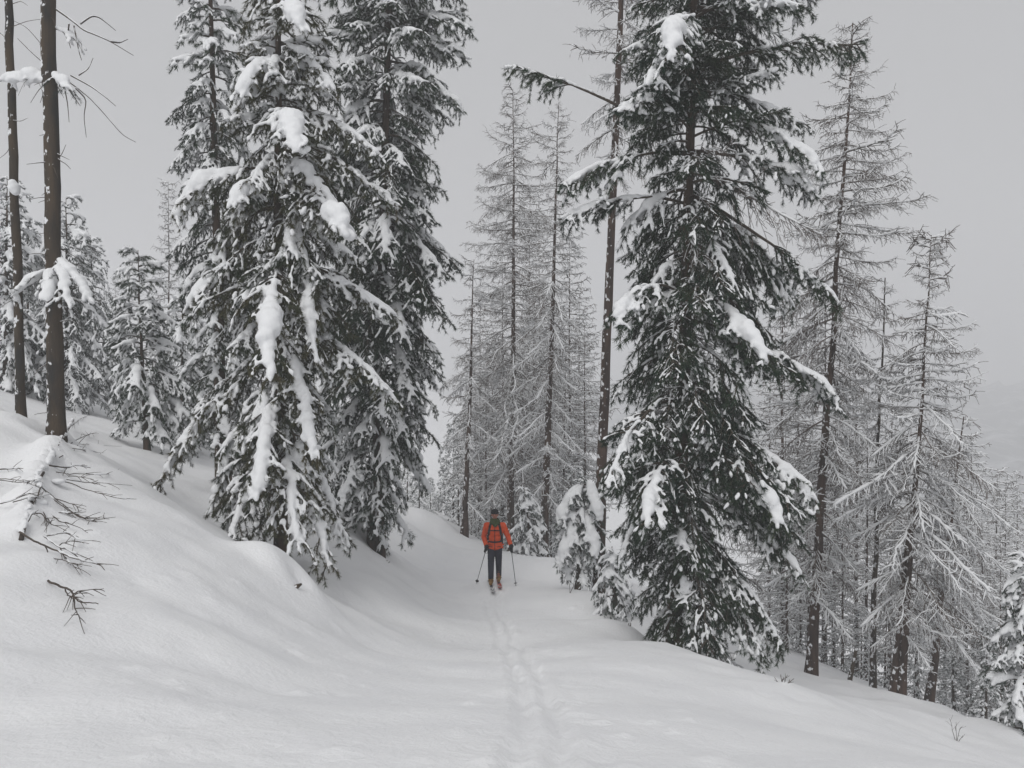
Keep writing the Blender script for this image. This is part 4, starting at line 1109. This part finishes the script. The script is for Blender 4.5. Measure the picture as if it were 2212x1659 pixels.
def far_spruce_meshes(seed, H, R):
    rng = np.random.default_rng(seed)
    crown, sn = Geo(), Geo()
    n = int(H * 9)
    for i in range(n):
        f = (i + rng.uniform(0, 1)) / n
        f = f ** 0.9
        L = max(0.3, R * (1 - f) ** 0.8 * rng.uniform(0.7, 1.1))
        ax = bough_axis(L, 0.2 * f, 0.75 - 0.5 * f, 0.1, rng)
        tw = pine_twigs(ax, rng, dens=0.6, sag=0.5)
        C, D, lv = tufts_on(tw, rng, 0.09)
        a = i * 2.4 + rng.uniform(-0.4, 0.4)
        Rm = np.array([[math.cos(a), -math.sin(a), 0], [math.sin(a), math.cos(a), 0], [0, 0, 1]])
        off = np.array([0, 0, H * (0.04 + 0.95 * f)])
        v, t = needle_blades(C, D, rng, k=9, nl=0.085, w=0.016)
        crown.add(v @ Rm.T + off, t)
        m = rng.random(len(C)) < 0.55
        if m.any():
            fz = rng.uniform(0.7, 1.4, (m.sum(), 1))
            v, t = ellipsoids(C[m] + UP * 0.03, D[m], np.concatenate([0.075 * fz, 0.048 * fz, 0.03 * fz], 1), ICO1)
            sn.add(v @ Rm.T + off, t)
    tr, _, _ = trunk_mesh("trunk", np.zeros(3), np.array([0, 0, H]), 0.012 * H, 0.004, M['bark_pine'], rng, n=14, sides=8)
    return [("trunk", tr), ("needles", crown.mesh("needles", M['needles_cool'], False)), ("snow_load", sn.mesh("snow_load", M['snow']))]

FAR = {'l': [far_larch_meshes(s, 10.0, R) for s, R in ((1, 1.6), (2, 1.9), (3, 1.4))], 's': [far_spruce_meshes(s, 6.0, R) for s, R in ((4, 1.3), (5, 1.5), (6, 1.1))]}
FH = {'l': 10.0, 's': 6.0}
frng = np.random.default_rng(99)
ORD = "leftmost,second,third,fourth,fifth,sixth,seventh,eighth,ninth,tenth,eleventh,twelfth,thirteenth,fourteenth".split(",")
def far_row(kind, spots, label, group, wide=1.0):
    for i, (u, vt, d) in enumerate(sorted(spots)):
        tail = ", leftmost of them" if i == 0 else (", rightmost of them" if i == len(spots) - 1 else ", %s from the left" % ORD[i])
        far_tree(kind, u, vt, d, label + tail, group, wide)
def far_tree(kind, u, v_top, d, label, group, wide=1.0):
    x = (u - CU) / FOC * d; z = zg(x, d) - 0.15
    H = CAM[2] - (v_top - CV) / FOC * d - z
    s = H / FH[kind]
    root = thing("larch_tree" if kind == 'l' else "spruce_tree", label, "tree", (x, d, z), group)
    root.rotation_euler = (0, frng.normal(0, 0.012), frng.uniform(0, 6.28))
    root.scale = (s * wide, s * wide, s)
    for nm, me in FAR[kind][int(frng.integers(3))]:
        o = obj(nm, me, root)
        if nm == "twigs": o["kind"] = "stuff"

far_row('l', [(1040, 640, 40), (1062, 700, 47), (1085, 560, 44), (1150, 600, 38), (1165, 520, 45), (1185, 660, 52), (1232, 500, 37), (1250, 620, 43), (1268, 700, 34), (1215, 720, 34), (1128, 760, 35), (1140, 420, 52), (1050, 800, 35), (1025, 820, 36)], "hazy larch in the thicket behind the skier", "larches behind the skier")
far_row('s', [(978, 905, 40), (960, 985, 46), (990, 960, 37), (1035, 960, 36), (1060, 1010, 38), (1085, 1040, 36), (1190, 1020, 33), (1215, 1060, 31), (1160, 1000, 34), (1018, 1040, 34), (1240, 1000, 32), (1048, 1090, 33), (1120, 960, 36)], "small snowy spruce among the larches behind the skier", "spruces behind the skier", 1.1)
far_row('l', [(1690, 560, 27), (1725, 680, 30), (1660, 760, 33), (1780, 620, 29), (1800, 800, 33), (1700, 900, 24), (1850, 760, 31), (1870, 880, 27), (1745, 980, 25), (1660, 1000, 29), (1920, 820, 33), (1820, 1000, 25)], "hazy larch in the thicket behind the right-hand larches", "larches behind the right-hand larches")
far_row('l', [(2060, 960, 27), (2100, 935, 32), (2140, 1010, 30), (2175, 1040, 27), (2205, 1020, 36), (2230, 1090, 29), (2120, 1120, 24), (2160, 1150, 23), (2090, 1080, 25), (2040, 1060, 30), (1980, 900, 34), (2195, 1190, 24)], "grey snow-dusted larch on the falling slope at the far right", "larches at the far right", 1.1)
far_row('s', [(1690, 1250, 25), (1860, 1310, 25), (1800, 1290, 27), (1975, 1330, 25), (2060, 1330, 24), (2130, 1330, 22), (1910, 1270, 28), (1730, 1220, 28)], "low snowy spruce under the right-hand larches", "spruces under the right-hand larches", 1.2)
far_tree('l', 365, 392, 29.5, "thin pale larch standing left of the slim pine", None, 0.8)
far_row('l', [(250, 600, 40), (275, 560, 46), (330, 640, 36), (430, 620, 30), (110, 520, 42), (60, 560, 38), (170, 640, 36)], "faint larch in the fog behind the left-hand spruces", "larches in the fog at the left")
far_row('s', [(60, 470, 30), (100, 600, 28), (245, 690, 34), (280, 700, 38), (355, 720, 30), (430, 760, 27), (180, 720, 32), (30, 640, 33), (530, 800, 24), (540, 700, 27)], "snowy spruce deep in the stand at the left", "spruces in the stand at the left", 1.1)
far_row('s', [(905, 1000, 33), (930, 1030, 36), (880, 960, 38), (948, 1060, 40)], "snow-covered spruce at the bend of the path", "spruces at the bend of the path", 1.2)

# ------------------------------------------------------------------ the skier
from mathutils.bvhtree import BVHTree
M['jacket'] = material("orange_shell", (0.74, 0.085, 0.012), 0.6, c2=(0.58, 0.060, 0.010), nscale=9, bump=0.9, bscale=9)
M['navy'] = material("navy_trousers", (0.012, 0.014, 0.028), 0.75, c2=(0.022, 0.024, 0.040), nscale=10, bump=0.4, bscale=12)
M['black'] = material("black_webbing", (0.014, 0.013, 0.016), 0.7)
M['skin'] = material("skin", (0.34, 0.15, 0.10), 0.55, c2=(0.40, 0.17, 0.12), nscale=20)
M['hat'] = material("black_knit", (0.012, 0.013, 0.016), 0.95, bump=0.6, bscale=90)
M['green'] = material("green_scarf", (0.055, 0.085, 0.022), 0.9, c2=(0.035, 0.05, 0.02), nscale=30, bump=0.5, bscale=50)
M['ochre'] = material("ochre_boot", (0.27, 0.155, 0.035), 0.55, c2=(0.16, 0.085, 0.03), nscale=12)
M['pole'] = material("grey_pole", (0.10, 0.10, 0.11), 0.4, spec=0.5)
M['ski_white'] = material("white_ski_topsheet", (0.62, 0.62, 0.62), 0.35, c2=(0.10, 0.10, 0.11), nscale=7, spec=0.5, thr=(0.56, 0.60))
M['ski_red'] = material("red_ski_topsheet", (0.45, 0.06, 0.04), 0.35, c2=(0.60, 0.55, 0.52), nscale=7, spec=0.5, thr=(0.56, 0.60))
M['pack'] = material("grey_pack", (0.030, 0.030, 0.034), 0.75)

K0 = P(1069, 1262, 22.0); K0[2] = zg(K0[0], 22.0) + 0.03
def cap(gme, pts, rad_, n=7):
    """Chain of overlapping balls: a limb that tapers from joint to joint."""
    pts = np.asarray(pts, float)
    for i in range(len(pts) - 1):
        t = np.linspace(0, 1, n)[:, None]
        C = pts[i] + (pts[i + 1] - pts[i]) * t
        r = rad_[i] + (rad_[i + 1] - rad_[i]) * t
        gme.add(*ellipsoids(C, np.tile((0, 1.0, 0), (n, 1)), np.repeat(r, 3, 1)))
def ell(gme, c, s):
    gme.add(*ellipsoids([c], [(1, 0, 0)], [s]))

ARM = {-1: [(-0.205, 0.01, 1.44), (-0.275, 0.04, 1.16), (-0.205, -0.13, 0.93)], 1: [(0.205, 0.01, 1.44), (0.325, 0.04, 1.16), (0.405, -0.12, 0.94)]}
GRIP = {-1: np.array([-0.222, -0.17, 0.85]), 1: np.array([0.408, -0.16, 0.86])}
TIP = {-1: np.array([-0.47, 0.45, 0.0]), 1: np.array([0.52, -0.42, 0.0])}
FT, KN = {-1: -0.20, 1: 0.16}, {-1: -0.15, 1: -0.01}      # stride: one foot ahead
for s_ in (-1, 1):
    TIP[s_][2] = zg(K0[0] + TIP[s_][0], K0[1] + TIP[s_][1]) - K0[2] + 0.02

person = thing("person", "skier in orange jacket, black hat and navy trousers coming up the path", "person", K0)
gb = Geo()
for c, s in [((0, 0, 0.93), (0.155, 0.115, 0.13)), ((0, 0, 1.10), (0.145, 0.105, 0.15)), ((0, -0.01, 1.31), (0.175, 0.12, 0.17)), ((0, 0, 1.43), (0.17, 0.09, 0.07)),
             ((0, -0.005, 1.715), (0.076, 0.094, 0.112)), ((0, -0.03, 1.65), (0.058, 0.065, 0.055)), ((0, -0.102, 1.695), (0.014, 0.022, 0.022)),
             ((-0.078, 0.0, 1.70), (0.012, 0.022, 0.032)), ((0.078, 0.0, 1.70), (0.012, 0.022, 0.032))]: ell(gb, c, s)
cap(gb, [(0, 0.01, 1.45), (0, -0.005, 1.62)], [0.062, 0.055])
for s_ in (-1, 1):
    cap(gb, ARM[s_] + [tuple(GRIP[s_] + (0, 0.03, 0.01))], [0.055, 0.043, 0.030, 0.034])
    cap(gb, [(s_ * 0.085, 0, 0.90), (s_ * 0.092, KN[s_], 0.50), (s_ * 0.092, FT[s_] + 0.01, 0.11)], [0.085, 0.058, 0.042])
    cap(gb, [(s_ * 0.092, FT[s_] + 0.03, 0.07), (s_ * 0.092, FT[s_] - 0.14, 0.05)], [0.04, 0.034])
body = obj("body", remesh(gb, 0.011, "body", M['skin'], 2), person)
for s_ in (-1, 1):
    ge = Geo(); ell(ge, (s_ * 0.031, -0.088, 1.715), (0.011, 0.009, 0.007))
    obj("eye", ge.mesh("eye", M['black']), body)
ge = Geo(); ell(ge, (0, -0.092, 1.645), (0.024, 0.008, 0.006))
obj("mouth", ge.mesh("mouth", material("lips", (0.22, 0.07, 0.06), 0.5)), body)

gj = Geo()
for c, s in [((0, 0, 0.90), (0.195, 0.145, 0.075)), ((0, 0, 1.00), (0.19, 0.14, 0.12)), ((0, 0, 1.13), (0.182, 0.135, 0.15)), ((0, -0.01, 1.31), (0.21, 0.148, 0.17)), ((0, 0.0, 1.43), (0.20, 0.11, 0.085)), ((0, 0.01, 1.50), (0.115, 0.095, 0.07))]: ell(gj, c, s)
for s_ in (-1, 1):
    cap(gj, ARM[s_], [0.082, 0.070, 0.052])
    cap(gj, [(s_ * 0.17, 0.0, 1.45), (s_ * 0.205, 0.01, 1.40)], [0.075, 0.085])
rj = np.random.default_rng(4)
gj.add(*ellipsoids(rj.uniform((-0.19, -0.13, 0.88), (0.19, -0.07, 1.30), (16, 3)), rj.normal(size=(16, 3)), rj.uniform((0.05, 0.02, 0.02), (0.09, 0.03, 0.03), (16, 3))))
jacket_me = remesh(gj, 0.014, "jacket", M['jacket'], 2)
jacket = obj("jacket", jacket_me, person)
bvh = BVHTree.FromPolygons([v.co[:] for v in jacket_me.vertices], [p.vertices[:] for p in jacket_me.polygons])
def on_front(x, z, off=0.008):
    h = bvh.ray_cast(Vector((x, -1, z)), Vector((0, 1, 0)))
    return np.array([x, (h[0].y if h[0] else -0.1) - off, z])
def band(pts, wdt, thick=0.006):
    """A flat strap lying on the jacket."""
    q = np.array([on_front(x, z) for x, z in pts])
    T = norm(np.gradient(q, axis=0)); Nn = np.tile(np.array([0, -1.0, 0]), (len(q), 1)); S = norm(cross(T, Nn)) * wdt / 2
    V = np.stack([q - S, q + S, q + S + Nn * thick, q - S + Nn * thick], 1).reshape(-1, 3)
    F = []
    for i in range(len(q) - 1):
        for a in range(4):
            b = (a + 1) % 4
            F += [(4 * i + a, 4 * i + b, 4 * i + 4 + b), (4 * i + a, 4 * i + 4 + b, 4 * i + 4 + a)]
    e = 4 * (len(q) - 1)
    F += [(0, 2, 1), (0, 3, 2), (e, e + 1, e + 2), (e, e + 2, e + 3)]
    gme = Geo(); gme.add(V, F); return gme
obj("zip", band([(0.0, z) for z in np.linspace(0.86, 1.44, 16)], 0.014).mesh("zip", M['black'], False), jacket)
for s_ in (-1, 1):
    obj("pocket_flap", band([(s_ * x, 0.93 + 0.02 * x) for x in np.linspace(0.05, 0.15, 6)], 0.012).mesh("pocket_flap", M['black'], False), jacket)
    gc = Geo(); w_ = np.array(ARM[s_][2])
    gc.add(*tube([w_ + (0, 0, 0.03), w_ - (0, 0, 0.015)], [0.058, 0.056], 14)); obj("cuff", gc.mesh("cuff", M['black']), jacket)
gt = Geo()
for c, s in [((0, 0, 0.93), (0.165, 0.125, 0.10))]: ell(gt, c, s)
for s_ in (-1, 1):
    cap(gt, [(s_ * 0.085, 0, 0.88), (s_ * 0.094, KN[s_], 0.52), (s_ * 0.094, FT[s_], 0.22)], [0.106, 0.084, 0.074])
obj("trousers", remesh(gt, 0.012, "trousers", M['navy'], 2), person)
for s_ in (-1, 1):
    gs_ = Geo()
    cap(gs_, [(s_ * 0.094, FT[s_] + 0.02, 0.25), (s_ * 0.094, FT[s_] + 0.02, 0.09)], [0.072, 0.064])
    cap(gs_, [(s_ * 0.094, FT[s_] + 0.07, 0.085), (s_ * 0.094, FT[s_] - 0.14, 0.070)], [0.050, 0.044])
    bt = obj("boot", remesh(gs_, 0.010, "boot", M['ochre'], 1), person)
    for z in (0.11, 0.17, 0.22):
        gk = Geo(); a = np.linspace(0, 2 * math.pi, 15)
        gk.add(*tube(np.stack([s_ * 0.094 + 0.068 * np.cos(a), FT[s_] + 0.018 + 0.068 * np.sin(a), np.full(15, z)], -1), 0.006, 5)); obj("buckle_strap", gk.mesh("buckle_strap", M['black']), bt)
gh = Geo()
ell(gh, (0, 0.012, 1.768), (0.098, 0.108, 0.090))
a = np.linspace(0, 2 * math.pi, 19)
gh.add(*tube(np.stack([0.088 * np.cos(a), 0.010 + 0.102 * np.sin(a), 1.752 + 0.006 * np.sin(a)], -1), 0.016, 8))
obj("hat", remesh(gh, 0.008, "hat", M['hat'], 2), person)
gs_ = Geo()
a = np.linspace(0, 2 * math.pi, 23)
for rr, z, th in ((0.095, 1.515, 0.036), (0.088, 1.555, 0.032), (0.078, 1.588, 0.026)):
    gs_.add(*tube(np.stack([rr * 1.08 * np.cos(a), -0.02 + rr * np.sin(a), z + 0.010 * np.sin(3 * a)], -1), th, 8))
ell(gs_, (0.01, -0.115, 1.47), (0.065, 0.035, 0.055))
obj("scarf", remesh(gs_, 0.010, "scarf", M['green'], 1), person)

def glove(s_):
    gme = Geo(); c = GRIP[s_]; ax = norm(TIP[s_] - c)
    side = norm(cross(ax, (0, 1, 0))); fr = norm(cross(side, ax))
    palm = c - fr * (-0.038)
    w_ = np.array(ARM[s_][2])
    cap(gme, [w_ + (0, 0, 0.02), (w_ + palm) / 2, palm], [0.050, 0.046, 0.040])
    for k in range(4):
        o = c + ax * (-0.036 + 0.026 * k)
        ang = np.linspace(1.9, -2.2 + 0.25 * abs(k - 1), 8)
        rr = 0.034
        pts = np.array([o + fr * rr * math.sin(t_) * 1.0 + side * s_ * rr * math.cos(t_) for t_ in ang])
        cap(gme, pts, [0.0130 - 0.0006 * j for j in range(8)], 3)
    th = [palm - ax * 0.03 - side * s_ * 0.02, c - ax * 0.055 - side * s_ * 0.035, c - ax * 0.050 - fr * 0.034]
    cap(gme, th, [0.017, 0.015, 0.013], 5)
    return remesh(gme, 0.0055, "glove", M['black'], 1)
for s_ in (-1, 1): obj("glove", glove(s_), person)

for s_, lb in ((-1, "ski pole slanting out on the picture's left of the skier"), (1, "ski pole held upright on the picture's right of the skier")):
    tipw, gr = TIP[s_], GRIP[s_]
    ax = norm(tipw - gr); top_ = gr - ax * 0.085
    pr = thing("ski_pole", lb, "ski pole", K0 + tipw)
    q = lambda p: np.asarray(p) - tipw
    gk = Geo(); gk.add(*tube([q(gr), q(gr * 0.5 + tipw * 0.5), q(tipw + ax * 0.05)], [0.010, 0.009, 0.007], 8)); obj("shaft", gk.mesh("shaft", M['pole']), pr)
    gk = Geo(); gk.add(*tube([q(top_), q(gr - ax * 0.06), q(gr + ax * 0.06)], [0.014, 0.019, 0.015], 10)); obj("grip", gk.mesh("grip", M['black']), pr)
    gk = Geo(); b_ = tipw - ax * 0.07; gk.add(*tube([q(b_ - ax * 0.008), q(b_), q(b_ + ax * 0.008)], [0.02, 0.045, 0.042], 14)); obj("basket", gk.mesh("basket", M['black']), pr)
    gk = Geo(); a = np.linspace(0, 2 * math.pi, 17); pc = q(top_) + np.array([0, -0.02, -0.06])
    gk.add(*tube(np.stack([pc[0] + 0.035 * np.cos(a), pc[1] + 0.01 * np.sin(a), pc[2] + 0.07 * np.sin(a)], -1), 0.004, 5)); obj("wrist_strap", gk.mesh("wrist_strap", M['black']), pr)

for s_, mat, yaw, lb in ((-1, 'ski_white', 0.09, "white and dark ski under the skier's boot on the picture's left"), (1, 'ski_red', 0.05, "ski with a red tip under the skier's boot on the picture's right")):
    d_ = np.array([math.sin(yaw), -math.cos(yaw), 0])
    c = np.array([s_ * 0.094, FT[s_] - 0.02, 0])
    ys_ = np.linspace(-0.78, 1.02, 26)
    wd = 0.040 + 0.010 * np.abs(ys_ / 0.9) ** 1.5
    wd = wd * np.clip((1.035 - ys_) / 0.12, 0.12, 1) ** 0.5
    pts = c + d_ * ys_[:, None]
    gz = ground_base(K0[0] + pts[:, 0], K0[1] + pts[:, 1]) - K0[2]
    lin = np.polyfit(ys_, gz, 1)
    pts[:, 2] = np.polyval(lin, ys_) + 0.018 + np.maximum(gz - np.polyval(lin, ys_), 0).max() + 0.13 * np.clip((ys_ - 0.78) / 0.24, 0, 1) ** 1.8
    sd_ = np.array([math.cos(yaw), math.sin(yaw), 0])
    V = np.stack([pts - sd_ * wd[:, None], pts + sd_ * wd[:, None], pts + sd_ * wd[:, None] + UP * 0.014, pts - sd_ * wd[:, None] + UP * 0.014], 1)
    org = pts[11].copy()
    V = (V - org).reshape(-1, 3); F = []
    for i in range(25):
        for a in range(4):
            b = (a + 1) % 4
            F += [(4 * i + a, 4 * i + b, 4 * i + 4 + b), (4 * i + a, 4 * i + 4 + b, 4 * i + 4 + a)]
    F += [(0, 2, 1), (0, 3, 2), (100, 101, 102), (100, 102, 103)]
    ski = thing("ski", lb, "ski", K0 + org)
    gk = Geo(); gk.add(V, F); obj("ski_blade", gk.mesh("ski_blade", M[mat], False), ski)
    for off, ln_ in ((0.17, 0.05), (-0.13, 0.07)):
        gk = Geo(); pc = c + d_ * off - org; pc[2] = np.polyval(lin, off) + 0.045 - org[2]
        gk.add(*ellipsoids([pc], [d_], [(ln_, 0.035, 0.03)])); obj("binding", gk.mesh("binding", M['black']), ski)

bp = thing("backpack", "dark backpack with black straps worn by the skier", "backpack", K0 + np.array([0, 0.18, 1.05]))
gp = Geo()
for c, s in [((0, 0.21, 1.22), (0.14, 0.085, 0.24)), ((0, 0.22, 1.08), (0.15, 0.09, 0.13)), ((0, 0.21, 1.42), (0.12, 0.085, 0.08)), ((0, 0.27, 1.15), (0.10, 0.06, 0.13))]: ell(gp, c, s)
off = (0, -0.18, -1.05)
obj("pack_body", remesh(gp, 0.014, "pack_body", M['pack'], 2), bp, off)
for s_ in (-1, 1):
    obj("shoulder_strap", band([(s_ * x, z) for x, z in zip(np.interp(np.linspace(0, 1, 14), [0, 0.4, 1], [0.105, 0.145, 0.165]), np.linspace(1.49, 1.08, 14))], 0.058, 0.014).mesh("shoulder_strap", M['black'], False), bp, off)
obj("chest_strap", band([(x, 1.33 + 0.01 * math.cos(9 * x)) for x in np.linspace(-0.14, 0.14, 12)], 0.022, 0.016).mesh("chest_strap", M['black'], False), bp, off)
obj("hip_belt", band([(x, 1.05 + 0.25 * x * x) for x in np.linspace(-0.175, 0.175, 16)], 0.036, 0.012).mesh("hip_belt", M['black'], False), bp, off)
gk = Geo(); ell(gk, on_front(0, 1.05, 0.02), (0.03, 0.012, 0.024)); obj("buckle", gk.mesh("buckle", M['black']), bp, off)

# ------------------------------------------------------------------ the foggy air
def build_haze():
    x0, x1, y0, y1, z0, z1 = -500, 500, -230, 780, -82, 64
    V = [(x, y, z) for z in (z0, z1) for y in (y0, y1) for x in (x0, x1)]
    F = [(0, 2, 3), (0, 3, 1), (4, 5, 7), (4, 7, 6), (0, 1, 5), (0, 5, 4), (2, 6, 7), (2, 7, 3), (0, 4, 6), (0, 6, 2), (1, 3, 7), (1, 7, 5)]
    m = bpy.data.materials.new("haze_air"); m.use_nodes = True
    t = m.node_tree; t.nodes.remove(t.nodes["Principled BSDF"])
    pv = t.nodes.new("ShaderNodeVolumePrincipled")
    pv.inputs["Color"].default_value = (0.91, 0.915, 0.93, 1)
    pv.inputs["Density"].default_value = 0.0031
    pv.inputs["Anisotropy"].default_value = 0.0
    t.links.new(pv.outputs[0], t.nodes["Material Output"].inputs["Volume"])
    o = obj("haze", mesh_from("haze", V, F, m, smooth=False))
    tag(o, "pale winter fog filling the air between the trees", None, None, "stuff")
build_haze()

for o in PENDING:
    COL.objects.link(o)
